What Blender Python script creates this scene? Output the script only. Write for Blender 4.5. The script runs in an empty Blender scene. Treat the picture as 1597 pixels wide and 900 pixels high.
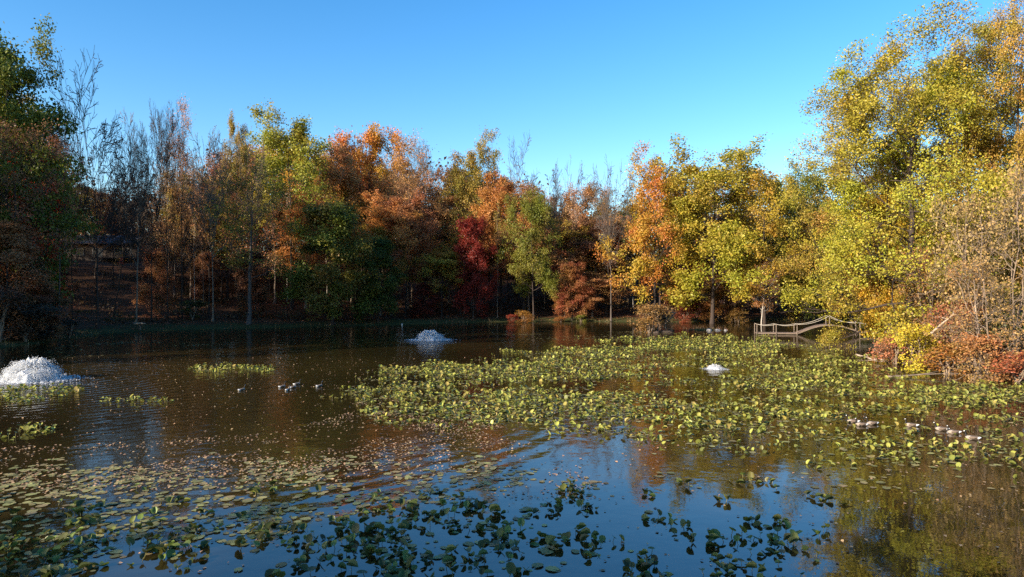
import bpy, math, random
import numpy as np

C = bpy.context.scene.collection
PI = math.pi
F, CX, CY, CAMZ = 1065.0, 798.5, 450.0, 5.0      # focal length in photo pixels, eye height over the water


def WX(px, D):
    return (px - CX) / F * D


def WZ(py, D):
    return CAMZ - (py - CY) / F * D


def DW(py):                                        # distance of a point of the water seen at photo row py
    return CAMZ * F / (py - CY)


# ------------------------------------------------------------------ terrain
SHORE = np.array([(-40, 5), (-20, 3.5), (0, 4.5), (20, 4.5), (29, 9), (29.5, 22), (27.0, 33), (27.5, 42), (29, 50), (34, 58),
                  (41, 66), (45, 74), (48, 86), (52, 100), (55, 107), (44, 107), (36, 104), (24, 101), (15, 103), (0, 104),
                  (-14, 95), (-32, 86), (-46, 80), (-44, 68), (-42.5, 57), (-47, 42), (-52, 22), (-48, 10)], float)


def smooth_poly(p, it=2):
    for _ in range(it):
        q = np.roll(p, -1, 0)
        p = np.stack([p * .75 + q * .25, p * .25 + q * .75], 1).reshape(-1, 2)
    return p


SHORE_S = smooth_poly(SHORE)


def inside(poly, x, y):
    r = np.zeros(x.shape, bool)
    q = np.roll(poly, -1, 0)
    for (x0, y0), (x1, y1) in zip(poly, q):
        c = (y0 > y) != (y1 > y)
        if y1 != y0:
            r ^= c & (x < (x1 - x0) * (y - y0) / (y1 - y0) + x0)
    return r


def shore_dist(x, y):                              # positive on land
    d = np.full(x.shape, 1e9)
    q = np.roll(SHORE_S, -1, 0)
    for (x0, y0), (x1, y1) in zip(SHORE_S, q):
        dx, dy = x1 - x0, y1 - y0
        t = np.clip(((x - x0) * dx + (y - y0) * dy) / (dx * dx + dy * dy + 1e-9), 0, 1)
        d = np.minimum(d, np.hypot(x - x0 - t * dx, y - y0 - t * dy))
    return np.where(inside(SHORE_S, x, y), -d, d)


def sstep(a, b, v):
    t = np.clip((v - a) / (b - a), 0, 1)
    return t * t * (3 - 2 * t)


def noise2(x, y, seed=0, oct=5, f0=.05):
    r = np.random.RandomState(seed)
    s = np.zeros(np.shape(x)); a = 1; n = 0
    f = f0
    for o in range(oct):
        for k in range(3):
            th = r.rand() * 2 * PI
            s = s + a * np.sin((np.cos(th) * x + np.sin(th) * y) * f * 2 * PI + r.rand() * 6.28)
        n += a * 1.2
        a *= .6; f *= 2.03
    return s / n


def ground_z(x, y):
    x = np.asarray(x, float); y = np.asarray(y, float)
    d = shore_dist(x, y)
    z = np.where(d < 0, -1.4 * sstep(0, 5, -d) - .06, .10 + .45 * sstep(0, 4, d))
    dl = np.maximum(d, 0)
    left = sstep(-18, -46, x) * sstep(30, 55, y)
    z = z + left * (9.3 * sstep(3, 58, dl) + .06 * np.maximum(dl - 55, 0))
    far = sstep(85, 112, y) * (1 - left)
    z = z + far * (1.3 * sstep(2, 18, dl) + 11 * sstep(16, 85, dl))
    right = sstep(20, 34, x) * (1 - sstep(85, 110, y))
    z = z + right * 2.4 * sstep(1, 14, dl)
    back = (1 - sstep(2, 9, y)) * (1 - sstep(30, 60, np.abs(x)))
    z = z + back * 2.7 * sstep(0, 5, dl)
    z = z + .16 * noise2(x, y, 3, 4, .06) * sstep(2, 12, dl)
    # low marshy spit by the bridge and the bush islet
    sp = np.exp(-(((x - 23.5) / 5.2) ** 2 + ((y - 82.5) / 2.6) ** 2) * 1.2)
    z = np.maximum(z, np.where(d < 0, -.9 + 1.15 * sp, z))
    isl = np.exp(-(((x - 15.6) / 2.6) ** 2 + ((y - 78.5) / 1.5) ** 2) * 1.2)
    z = np.maximum(z, np.where(d < 0, -.9 + 1.2 * isl, z))
    return z


def gz(x, y):
    return float(ground_z(np.array([x]), np.array([y]))[0])


# ------------------------------------------------------------------ materials
class N:
    def __init__(self, name):
        self.m = bpy.data.materials.new(name); self.m.use_nodes = True
        self.t = self.m.node_tree; self.t.nodes.clear()
        self.out = self.t.nodes.new('ShaderNodeOutputMaterial')

    def n(self, typ, **kw):
        o = self.t.nodes.new('ShaderNode' + typ)
        for k, v in kw.items():
            if k.startswith('i_'):
                o.inputs[k[2:].replace('_', ' ')].default_value = v
            else:
                setattr(o, k, v)
        return o

    def l(self, a, b):
        self.t.links.new(a, b)

    def math(self, op, a, b=None, c=None):
        o = self.t.nodes.new('ShaderNodeMath'); o.operation = op
        for i, v in enumerate((a, b, c)):
            if v is None: continue
            if hasattr(v, 'is_linked'): self.l(v, o.inputs[i])
            else: o.inputs[i].default_value = v
        return o.outputs[0]

    def ramp(self, fac, stops):
        r = self.n('ValToRGB'); e = r.color_ramp.elements
        while len(e) < len(stops): e.new(.5)
        for i, (p, c) in enumerate(stops):
            e[i].position = p; e[i].color = (*c, 1)
        self.l(fac, r.inputs[0])
        return r.outputs[0]

    def surf(self, s):
        self.l(s, self.out.inputs[0]); return self.m


def simple(name, col, rough=.8, var=.35, scale=6, bump=.3, stretch=(1, 1, 1), spec=.3, trans=0.0):
    N_ = N(name)
    tc = N_.n('TexCoord'); mp = N_.n('Mapping'); mp.inputs['Scale'].default_value = stretch
    N_.l(tc.outputs['Object'], mp.inputs[0])
    nz = N_.n('TexNoise', i_Scale=scale, i_Detail=5.0, i_Roughness=.65); N_.l(mp.outputs[0], nz.inputs[0])
    c = N_.ramp(nz.outputs['Fac'], [(.3, [v * (1 - var) for v in col]), (.7, [min(1, v * (1 + var)) for v in col])])
    p = N_.n('BsdfPrincipled', i_Roughness=rough); p.inputs['Specular IOR Level'].default_value = spec
    N_.l(c, p.inputs['Base Color'])
    if bump:
        b = N_.n('Bump', i_Strength=bump, i_Distance=.03); N_.l(nz.outputs['Fac'], b.inputs['Height']); N_.l(b.outputs[0], p.inputs['Normal'])
    s = p.outputs[0]
    if trans:
        t = N_.n('BsdfTranslucent'); N_.l(c, t.inputs[0])
        mx = N_.n('MixShader', i_Fac=trans); N_.l(s, mx.inputs[1]); N_.l(t.outputs[0], mx.inputs[2]); s = mx.outputs[0]
    return N_.surf(s)


def leaf_material(name, fixed=None, trans=.38, rough=.5, spec=.35, lumr=.9):
    """leaf colour = object colour (or a fixed one); per-face tone turns the hue, per-face lum the value"""
    N_ = N(name)
    tone = N_.n('Attribute', attribute_name='tone').outputs['Fac']
    lum = N_.n('Attribute', attribute_name='lum').outputs['Fac']
    oi = N_.n('ObjectInfo')
    hs = N_.n('HueSaturation')
    if fixed:
        hs.inputs['Color'].default_value = (*fixed[0], 1)
        spread = fixed[1]
        sh = N_.math('MULTIPLY', tone, -.13 * spread)
    else:
        N_.l(oi.outputs['Color'], hs.inputs['Color'])
        sh = N_.math('MULTIPLY', N_.math('MULTIPLY', tone, oi.outputs['Alpha']), -.13)
    N_.l(N_.math('ADD', sh, .5), hs.inputs['Hue'])
    N_.l(N_.math('MULTIPLY_ADD', lum, lumr, 1 - lumr / 2), hs.inputs['Value'])
    p = N_.n('BsdfPrincipled', i_Roughness=rough); p.inputs['Specular IOR Level'].default_value = spec
    N_.l(hs.outputs[0], p.inputs['Base Color'])
    t = N_.n('BsdfTranslucent'); N_.l(hs.outputs[0], t.inputs[0])
    mx = N_.n('MixShader', i_Fac=trans); N_.l(p.outputs[0], mx.inputs[1]); N_.l(t.outputs[0], mx.inputs[2])
    return N_.surf(mx.outputs[0])


def bark_material():
    N_ = N('bark')
    tc = N_.n('TexCoord'); mp = N_.n('Mapping'); mp.inputs['Scale'].default_value = (1, 1, .22)
    N_.l(tc.outputs['Object'], mp.inputs[0])
    nz = N_.n('TexNoise', i_Scale=9.0, i_Detail=4.0, i_Roughness=.7); N_.l(mp.outputs[0], nz.inputs[0])
    oi = N_.n('ObjectInfo')
    v = N_.math('MULTIPLY_ADD', nz.outputs['Fac'], 1.5, .25)
    hs = N_.n('HueSaturation'); N_.l(oi.outputs['Color'], hs.inputs['Color']); N_.l(v, hs.inputs['Value'])
    p = N_.n('BsdfPrincipled', i_Roughness=.9); p.inputs['Specular IOR Level'].default_value = .15
    N_.l(hs.outputs[0], p.inputs['Base Color'])
    b = N_.n('Bump', i_Strength=.5, i_Distance=.04); N_.l(nz.outputs['Fac'], b.inputs['Height']); N_.l(b.outputs[0], p.inputs['Normal'])
    return N_.surf(p.outputs[0])


def ground_material():
    N_ = N('forest_floor')
    g = N_.n('NewGeometry'); sx = N_.n('SeparateXYZ'); N_.l(g.outputs['Position'], sx.inputs[0])
    n1 = N_.n('TexNoise', i_Scale=.22, i_Detail=6.0, i_Roughness=.7); N_.l(g.outputs['Position'], n1.inputs[0])
    n2 = N_.n('TexNoise', i_Scale=5.0, i_Detail=5.0, i_Roughness=.75); N_.l(g.outputs['Position'], n2.inputs[0])
    litter = N_.ramp(n2.outputs['Fac'], [(.3, (.022, .012, .008)), (.5, (.07, .034, .018)), (.72, (.15, .08, .04))])
    grass = N_.ramp(n2.outputs['Fac'], [(.3, (.02, .024, .008)), (.7, (.075, .08, .028))])
    h = N_.math('ADD', sx.outputs['Z'], N_.math('MULTIPLY', N_.math('SUBTRACT', n1.outputs['Fac'], .5), 1.6))
    k = N_.ramp(h, [(.35, (0, 0, 0)), (.6, (1, 1, 1))])
    mx = N_.n('MixRGB'); N_.l(k, mx.inputs[0]); N_.l(grass, mx.inputs[1]); N_.l(litter, mx.inputs[2])
    p = N_.n('BsdfPrincipled', i_Roughness=.95); p.inputs['Specular IOR Level'].default_value = .1
    N_.l(mx.outputs[0], p.inputs['Base Color'])
    b = N_.n('Bump', i_Strength=.8, i_Distance=.08); N_.l(n2.outputs['Fac'], b.inputs['Height']); N_.l(b.outputs[0], p.inputs['Normal'])
    return N_.surf(p.outputs[0])


FOUNT = [(-26.3, 37.4, 1.0), (-8.0, 66.5, 1.0), (12.6, 42.4, .45)]


def water_material():
    N_ = N('pond_water')
    g = N_.n('NewGeometry'); pos = g.outputs['Position']
    sx = N_.n('SeparateXYZ'); N_.l(pos, sx.inputs[0])
    X, Y = sx.outputs['X'], sx.outputs['Y']
    big = N_.n('TexNoise', i_Scale=.06, i_Detail=2.0); N_.l(pos, big.inputs[0])
    fine = N_.n('TexNoise', i_Scale=2.6, i_Detail=3.0, i_Roughness=.55); N_.l(pos, fine.inputs[0])
    mid = N_.n('TexNoise', i_Scale=.9, i_Detail=3.0, i_Roughness=.5); N_.l(pos, mid.inputs[0])
    # breezier on the left, calmer near the camera and to the right
    calm = N_.n('MapRange', clamp=True); calm.inputs['From Min'].default_value = -10; calm.inputs['From Max'].default_value = 10
    calm.inputs['To Min'].default_value = 1.0; calm.inputs['To Max'].default_value = .35; N_.l(X, calm.inputs[0])
    near = N_.n('MapRange', clamp=True); near.inputs['From Min'].default_value = 16; near.inputs['From Max'].default_value = 26
    near.inputs['To Min'].default_value = .25; near.inputs['To Max'].default_value = 1; N_.l(Y, near.inputs[0])
    amp = N_.math('MULTIPLY', N_.math('MULTIPLY', calm.outputs[0], near.outputs[0]), N_.math('MULTIPLY_ADD', big.outputs['Fac'], 1.2, .3))
    h = N_.math('MULTIPLY', N_.math('ADD', N_.math('MULTIPLY', fine.outputs['Fac'], .014), N_.math('MULTIPLY', mid.outputs['Fac'], .032)), amp)

    def ring(x, y, k, a, reach, r0=0.0):
        dx = N_.math('SUBTRACT', X, x); dy = N_.math('SUBTRACT', Y, y)
        r = N_.math('SQRT', N_.math('ADD', N_.math('MULTIPLY', dx, dx), N_.math('MULTIPLY', dy, dy)))
        w = N_.math('SINE', N_.math('MULTIPLY', N_.math('ADD', r, N_.math('MULTIPLY', mid.outputs['Fac'], .5)), k))
        e = N_.math('POWER', 2.718, N_.math('MULTIPLY', N_.math('ABSOLUTE', N_.math('SUBTRACT', r, r0)), -1 / reach))
        return N_.math('MULTIPLY', N_.math('MULTIPLY', w, e), a)
    for x, y, s in FOUNT:
        h = N_.math('ADD', h, ring(x, y, 9.0, .014 * s, 5.5 * s + 2))
    h = N_.math('ADD', h, ring(-11.5, 29.0, 7.0, .005, 1.3, 14.0))        # a goose's wake running out into the calm
    b = N_.n('Bump', i_Strength=1.0, i_Distance=1.0); N_.l(h, b.inputs['Height'])
    murk = N_.ramp(big.outputs['Fac'], [(.3, (.015, .011, .004)), (.7, (.047, .032, .009))])
    d = N_.n('BsdfDiffuse'); N_.l(murk, d.inputs[0])
    gl = N_.n('BsdfGlossy', i_Roughness=.015); N_.l(b.outputs[0], gl.inputs['Normal'])
    fr = N_.n('Fresnel', i_IOR=2.3); N_.l(b.outputs[0], fr.inputs['Normal'])
    mx = N_.n('MixShader'); N_.l(fr.outputs[0], mx.inputs[0]); N_.l(d.outputs[0], mx.inputs[1]); N_.l(gl.outputs[0], mx.inputs[2])
    return N_.surf(mx.outputs[0])


M = {}
M['leaf'] = leaf_material('autumn_leaves')
M['pad'] = leaf_material('lily_leaf', ((.27, .29, .055), .3), trans=.3, rough=.38, spec=.5, lumr=1.1)
M['pad_flat'] = leaf_material('floating_pad', ((.25, .25, .085), .5), trans=.1, rough=.5, spec=.22)
M['pad_dark'] = leaf_material('dark_lily_leaf', ((.11, .15, .03), .45), trans=.3, rough=.4, spec=.4, lumr=1.2)
M['litter'] = leaf_material('floating_leaf', ((.38, .27, .13), .3), trans=.1, rough=.6)
M['bark'] = bark_material()
M['ground'] = ground_material()
M['water'] = water_material()
M['wood'] = simple('weathered_wood', (.16, .125, .095), .8, .35, 8, .4, (.3, 1, 1))
M['deck'] = simple('deck_boards', (.17, .12, .09), .8, .4, 7, .4, (3, .4, 1))
M['rope'] = simple('pale_rope', (.38, .34, .28), .9, .2, 30, .4)
M['foam'] = simple('white_water', (.88, .90, .92), .4, .06, 12, 0, trans=.5)
M['log'] = simple('dark_siding', (.055, .040, .032), .8, .4, 5, .4, (.2, .2, 5))
M['roof'] = simple('grey_shingles', (.075, .075, .085), .85, .35, 6, .4, (1, 3, 1))
M['stone'] = simple('grey_stone', (.30, .28, .26), .9, .35, 3, .5)
M['glass'] = simple('window_glass', (.02, .025, .03), .3, .2, 3, 0, spec=.3)
M['trim'] = simple('pale_trim', (.22, .21, .20), .7, .15, 5, .1)
M['red'] = simple('red_paint', (.25, .025, .025), .6, .2, 5, .1)
M['white'] = simple('white_paint', (.75, .74, .70), .6, .1, 5, .1)
M['yellow'] = simple('yellow_paint', (.65, .60, .20), .6, .1, 5, .1)
M['driftwood'] = simple('bleached_wood', (.36, .28, .21), .85, .35, 6, .4, (1, 1, .3))
M['goose_body'] = simple('goose_brown', (.15, .11, .08), .8, .4, 18, .2)
M['goose_pale'] = simple('goose_breast', (.32, .26, .21), .8, .2, 14, .1)
M['goose_white'] = simple('goose_white', (.82, .80, .76), .8, .05, 10, .1)
M['goose_black'] = simple('goose_black', (.012, .011, .011), .6, .3, 12, .1)


# ------------------------------------------------------------------ mesh helpers
def raw_mesh(name, verts, faces_by_size, mats, attrs=None, smooth=False, mat_idx=None):
    """verts (n,3); faces_by_size list of (m,k) int arrays"""
    me = bpy.data.meshes.new(name)
    verts = np.asarray(verts, np.float32)
    me.vertices.add(len(verts)); me.vertices.foreach_set('co', verts.ravel())
    tot = [f for f in faces_by_size if len(f)]
    loops = np.concatenate([f.ravel() for f in tot]).astype(np.int32)
    sizes = np.concatenate([np.full(len(f), f.shape[1]) for f in tot]).astype(np.int32)
    starts = np.concatenate([[0], np.cumsum(sizes)[:-1]]).astype(np.int32)
    me.loops.add(len(loops)); me.loops.foreach_set('vertex_index', loops)
    me.polygons.add(len(sizes)); me.polygons.foreach_set('loop_start', starts); me.polygons.foreach_set('loop_total', sizes)
    if smooth: me.polygons.foreach_set('use_smooth', np.ones(len(sizes), bool))
    for m in mats: me.materials.append(m)
    if mat_idx is not None: me.polygons.foreach_set('material_index', np.asarray(mat_idx, np.int32))
    me.update(calc_edges=True)
    for k, v in (attrs or {}).items():
        a = me.attributes.new(k, 'FLOAT', 'FACE'); a.data.foreach_set('value', np.asarray(v, np.float32))
    me.validate()
    return me


def tubes(paths):
    """paths: list of (pts(n,3), radii(n), sides) -> verts, quads"""
    groups = {}
    for p, r, s in paths: groups.setdefault((len(p), s), []).append((p, r))
    V, Q = [], []; off = 0
    for (n, s), lst in groups.items():
        P = np.array([a for a, _ in lst], float); R = np.array([b for _, b in lst], float)
        m = len(P)
        T = np.gradient(P, axis=1); T /= np.linalg.norm(T, axis=2, keepdims=True) + 1e-9
        ref = np.where(np.abs(T[..., 2:3]) > .9, np.array([1., 0, 0]), np.array([0, 0, 1.]))
        ref = np.repeat(ref[:, :1], n, 1)
        A = np.cross(T, ref); A /= np.linalg.norm(A, axis=2, keepdims=True) + 1e-9
        B = np.cross(T, A)
        th = np.arange(s) * 2 * PI / s
        ring = P[:, :, None] + R[:, :, None, None] * (np.cos(th)[None, None, :, None] * A[:, :, None] + np.sin(th)[None, None, :, None] * B[:, :, None])
        V.append(ring.reshape(-1, 3))
        idx = off + np.arange(m * n * s).reshape(m, n, s)
        a, b = idx[:, :-1], idx[:, 1:]
        Q.append(np.stack([a, np.roll(a, -1, 2), np.roll(b, -1, 2), b], -1).reshape(-1, 4))
        off += m * n * s
    return np.concatenate(V), np.concatenate(Q)


def tube_mesh(name, paths, mat, smooth=True):
    v, q = tubes(paths)
    return raw_mesh(name, v, [q], [mat], smooth=smooth)


def unit(v):
    return v / (np.linalg.norm(v, axis=-1, keepdims=True) + 1e-9)


def leaf_mesh(name, pos, nrm, size, tone, lum, mat, rng, width=.36):
    n = len(pos)
    nrm = unit(nrm)
    a = unit(np.cross(nrm, rng.normal(size=(n, 3)))); b = np.cross(nrm, a)
    s = size[:, None]
    v = np.stack([pos - a * s * .5, pos + b * s * width + nrm * s * .12, pos + a * s * .5, pos - b * s * width + nrm * s * .12], 1)
    f = np.arange(n * 4).reshape(n, 4)
    return raw_mesh(name, v.reshape(-1, 3), [f], [mat], {'tone': tone, 'lum': lum})


class MB:
    """collects boxes, tubes and lathes into one mesh"""
    def __init__(self): self.v = []; self.f = []; self.mi = []

    def add(self, vs, fs, mi=0):
        o = len(self.v); self.v += [tuple(map(float, p)) for p in vs]; self.f += [tuple(o + i for i in f) for f in fs]; self.mi += [mi] * len(fs)

    def box(self, x0, x1, y0, y1, z0, z1, mi=0):
        self.add([(x0, y0, z0), (x1, y0, z0), (x1, y1, z0), (x0, y1, z0), (x0, y0, z1), (x1, y0, z1), (x1, y1, z1), (x0, y1, z1)],
                 [(0, 3, 2, 1), (4, 5, 6, 7), (0, 1, 5, 4), (1, 2, 6, 5), (2, 3, 7, 6), (3, 0, 4, 7)], mi)

    def tube(self, pts, rad, s=7, mi=0, cap=True):
        pts = np.asarray(pts, float); rad = np.broadcast_to(np.asarray(rad, float), (len(pts),))
        v, q = tubes([(pts, rad, s)])
        fs = [tuple(x) for x in q]
        if cap: fs += [tuple(range(s))[::-1], tuple(range(len(v) - s, len(v)))]
        self.add(v, fs, mi)

    def build(self, name, mats, parent=None, smooth=False, loc=None):
        me = bpy.data.meshes.new(name); me.from_pydata(self.v, [], self.f)
        for m in (mats if isinstance(mats, (list, tuple)) else [mats]): me.materials.append(m)
        me.polygons.foreach_set('material_index', self.mi)
        if smooth: me.polygons.foreach_set('use_smooth', [True] * len(self.f))
        me.update()
        return link(name, me, parent, loc)


def link(name, data, parent=None, loc=None):
    o = bpy.data.objects.new(name, data); C.objects.link(o)
    if parent is not None: o.parent = parent
    if loc is not None: o.location = loc
    return o


def tag(o, label, cat, group=None, kind=None):
    if label: o['label'] = label
    if cat: o['category'] = cat
    if group: o['group'] = group
    if kind: o['kind'] = kind
    return o


def thing(name, loc, label, cat, group=None, rz=0.0):
    o = link(name, None, None, loc); o.rotation_euler = (0, 0, rz)
    return tag(o, label, cat, group)


# ------------------------------------------------------------------ tree growth
def grow(seed, H=20., R=5., h0=.3, nl=22, sub=(6, 4), ang=(80, 30), tr=.26, wig=.018, trop=.10, prof=(.42, .62), limb_r=.42,
         reach=1.0, levels=3, lean=0.0, stems=1, fork=.0, twig_r=.014, limb_wig=.14):
    rng = np.random.RandomState(seed)
    paths, tips = [], []

    def limb(p, d, L, r, lev, sides):
        n = (7, 6, 5, 3, 3)[lev]
        pts = [np.array(p)]; d = np.array(d, float)
        for k in range(n - 1):
            d = d + rng.normal(0, limb_wig, 3) + np.array([0, 0, trop]); d /= np.linalg.norm(d)
            pts.append(pts[-1] + d * L / (n - 1))
        pts = np.array(pts)
        rad = np.maximum(r * (1 - np.linspace(0, 1, n) * .8), twig_r * .7)
        paths.append((pts, rad, sides))
        if lev >= levels: tips.append((pts[1:], lev)); return
        if lev == levels - 1: tips.append((pts[-2:], lev))
        k = sub[lev - 1]
        for j in range(k):
            t = .28 + .72 * (j + rng.rand()) / k
            i = min(int(t * (n - 1)), n - 2); q = pts[i] + (pts[i + 1] - pts[i]) * (t * (n - 1) - i)
            ax = unit(pts[i + 1] - pts[i])
            perp = unit(np.cross(ax, rng.normal(size=3)))
            th = math.radians(rng.uniform(28, 60))
            limb(q, ax * math.cos(th) + perp * math.sin(th), L * rng.uniform(.38, .62) * (1.25 - .6 * t), max(r * .42, twig_r), lev + 1, 4 if lev == 1 else 3)

    for st in range(stems):
        n = 12
        z = np.linspace(0, H * (.98 if fork == 0 else fork), n)
        la = rng.rand() * 6.28 if stems > 1 else 0
        ln = lean if stems == 1 else lean + .16
        xy = np.cumsum(rng.normal(0, wig * H / 3, (n, 2)), 0); xy -= xy[0]
        xy = xy * np.linspace(.3, 1, n)[:, None] + (z * ln)[:, None] * np.array([math.cos(la), math.sin(la)])
        P = np.column_stack([xy, z])
        rad = np.maximum(tr * (1 - .88 * np.linspace(0, 1, n) ** .85), .03); rad[0] *= 1.45
        paths.append((P, rad, 8))
        for i in range(max(3, nl // stems)):
            u = (i + rng.rand()) / (nl // stems)
            h = h0 * H + (z[-1] * .985 - h0 * H) * u
            f = h / z[-1] * (n - 1); k = min(int(f), n - 2); p = P[k] + (P[k + 1] - P[k]) * (f - k)
            az = i * 2.4 + rng.uniform(-.5, .5)
            po = math.radians(ang[0] + (ang[1] - ang[0]) * u + rng.uniform(-9, 9))
            prf = math.sqrt(max(.03, 1 - ((u - prof[0]) / prof[1]) ** 2))
            L = R * prf * rng.uniform(.55, 1.3) * reach
            d = (math.sin(po) * math.cos(az), math.sin(po) * math.sin(az), math.cos(po))
            limb(p, d, L, max(limb_r * np.interp(h, z, rad), twig_r * 2), 1, 5)
    return paths, tips, rng


def leaf_cloud(tips, rng, per, sigma, size, levels, skip=0.0, outbias=.5, tonef=None, keep=None):
    P, cl = [], []
    for i, (pts, lev) in enumerate(tips):
        if rng.rand() < skip: continue
        k = per if lev >= levels else int(per * .7)
        k = max(1, int(k * rng.uniform(.5, 1.5)))
        c = pts[rng.randint(0, len(pts), k)] + rng.normal(0, sigma, (k, 3)) * np.array([1, 1, .75])
        P.append(c); cl.append(np.full(k, rng.rand()))
    P = np.concatenate(P); cl = np.concatenate(cl)
    if keep is not None:
        k = keep(P); P = P[k]; cl = cl[k]
    n = len(P)
    cen = P.mean(0)
    out = unit(P - cen)
    nr = out * outbias + rng.normal(size=(n, 3)) * .75 + np.array([0, 0, .45])
    lowf = .5 + .5 * noise2(P[:, 0] * 1.0 + P[:, 2] * .7, P[:, 1] + P[:, 2] * .4, rng.randint(999), 3, .09)
    tone = np.clip(.75 * lowf + .45 * cl + .25 * rng.rand(n) - .25, 0, 1)
    lum = np.clip(.5 * rng.rand(n) + .5 * cl, 0, 1)
    return P, nr, size * rng.uniform(.65, 1.35, n), tone, lum


PROTO = {}


def proto(kind, seed, per=16, sigma=.42, leaf=.34, skip=0., leaves=True, keep=None, **kw):
    lv = kw.get('levels', 3)
    paths, tips, rng = grow(seed, **kw)
    big = [p for p in paths if p[2] >= 5]; small = [p for p in paths if p[2] < 5]
    tm = tube_mesh(kind + '_trunk', big, M['bark'])
    bm = tube_mesh(kind + '_twigs', small, M['bark']) if small else None
    cm = None
    if leaves:
        P, nr, sz, tone, lum = leaf_cloud(tips, rng, per, sigma, leaf, lv, skip, keep=keep)
        cm = leaf_mesh(kind + '_leaves', P, nr, sz, tone, lum, M['leaf'], rng)
    allp = np.concatenate([p[0] for p in paths])
    PROTO[kind] = dict(trunk=tm, twigs=bm, leaves=cm, H=float(allp[:, 2].max()), R=float(np.percentile(np.hypot(allp[:, 0], allp[:, 1]), 98)))


# broad leafy crowns
for i in range(3):
    proto('broad%d' % i, 11 + i, per=58, sigma=.46, leaf=.25, skip=.14, H=20, R=6.6, h0=.22, nl=26, sub=(6, 4), ang=(90, 48), trop=.05, prof=(.45, .72))
for i in range(3):
    proto('forest%d' % i, 31 + i, per=46, sigma=.44, leaf=.25, skip=.16, H=22, R=5.6, h0=.44, nl=22, sub=(6, 4), ang=(84, 50), trop=.05, tr=.22, prof=(.45, .70))
for i in range(2):
    proto('low%d' % i, 51 + i, per=56, sigma=.46, leaf=.25, skip=.12, H=16, R=5.0, h0=.10, nl=26, sub=(6, 4), ang=(95, 45), trop=.05, tr=.2, prof=(.40, .72))
for i in range(3):
    proto('sparse%d' % i, 71 + i, per=11, sigma=.45, leaf=.20, skip=.3, H=20, R=5.0, h0=.28, nl=20, sub=(7, 5), ang=(70, 38), tr=.2, trop=.07, prof=(.5, .66))
for i in range(3):
    proto('bare%d' % i, 91 + i, leaves=False, levels=4, H=20, R=5.8, h0=.26, nl=13, sub=(7, 5, 4), ang=(48, 18), tr=.24, trop=.16,
          prof=(.25, .95), reach=1.45, twig_r=.026, fork=.78, limb_wig=.11)
for i in range(2):
    proto('fan%d' % i, 161 + i, leaves=False, levels=4, H=11, R=5.6, h0=.55, nl=8, sub=(8, 5, 4), ang=(68, 24), tr=.27, trop=.055, prof=(.5, 1.6), reach=1.75, twig_r=.036,
          fork=.85, limb_wig=.13, limb_r=.8)
for i in range(2):
    proto('pole%d' % i, 111 + i, per=4, sigma=.4, leaf=.28, skip=.3, H=20, R=2.4, h0=.5, nl=14, sub=(4, 3), ang=(60, 25), tr=.13)
for i in range(3):
    proto('shrub%d' % i, 131 + i, per=9, sigma=.13, leaf=.10, H=2.2, R=1.3, h0=.04, nl=24, sub=(5, 3), ang=(60, 22), tr=.035, stems=6, wig=.05, twig_r=.006)
for i in range(2):
    proto('thicket%d' % i, 141 + i, per=5, sigma=.28, leaf=.15, skip=.1, H=8, R=3.2, h0=.08, nl=30, sub=(6, 5), ang=(70, 30), tr=.07, stems=5, wig=.05, trop=.02,
          twig_r=.012, limb_wig=.25)
proto('snag', 151, leaves=False, levels=2, H=8, R=1.2, h0=.6, nl=4, sub=(2,), tr=.28, fork=.98)


def bark_col(kind):
    return {'dark': (.048, .036, .03, 1), 'grey': (.095, .078, .068, 1), 'pale': (.36, .32, .27, 1), 'tan': (.20, .15, .11, 1)}[kind]


TREE_RNG = random.Random(5)


def plant(kind, name, x, y, H, R, label, cat, group=None, col=(.1, .12, .02, .4), bark='dark', rz=None, tilt=0.0, sink=.05, parts=True):
    p = PROTO[kind]
    o = thing(name, (x, y, gz(x, y) - sink), label, cat, group, TREE_RNG.uniform(0, 6.28) if rz is None else rz)
    o.rotation_euler[1] = tilt
    sx = R / p['R']; sz = H / p['H']
    o.scale = (sx, sx, sz)
    t = link('trunk', p['trunk'], o); t.color = bark_col(bark)
    if p['twigs'] is not None:
        if p['leaves'] is None:
            b = link('crown', p['twigs'], o); b.color = bark_col(bark)
        else:
            b = link('twig_sprays', p['twigs'], t); b.color = bark_col(bark)
    if p['leaves'] is not None:
        c = link('crown', p['leaves'], o); c.color = col
    return o


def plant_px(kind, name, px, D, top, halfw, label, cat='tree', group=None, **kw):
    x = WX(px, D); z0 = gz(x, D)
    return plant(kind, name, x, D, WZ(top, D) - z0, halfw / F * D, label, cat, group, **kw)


# leaf colours: rgb, alpha = how far the hue runs from it towards red
GREEN = (.10, .155, .020, .6); DKGREEN = (.055, .095, .016, .5); YGREEN = (.29, .30, .030, .6); OLIVE = (.31, .27, .035, .5)
YELLOW = (.52, .39, .04, .4); ORANGE = (.46, .23, .05, .22); TAN = (.46, .27, .09, .3); RUST = (.34, .155, .055, .18)
RED = (.30, .03, .015, -.1); BRIGHTRED = (.55, .085, .025, .05); PINK = (.44, .27, .11, .22); BROWN = (.22, .12, .045, .3); CRIMSON = (.20, .022, .012, -.05)

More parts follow.
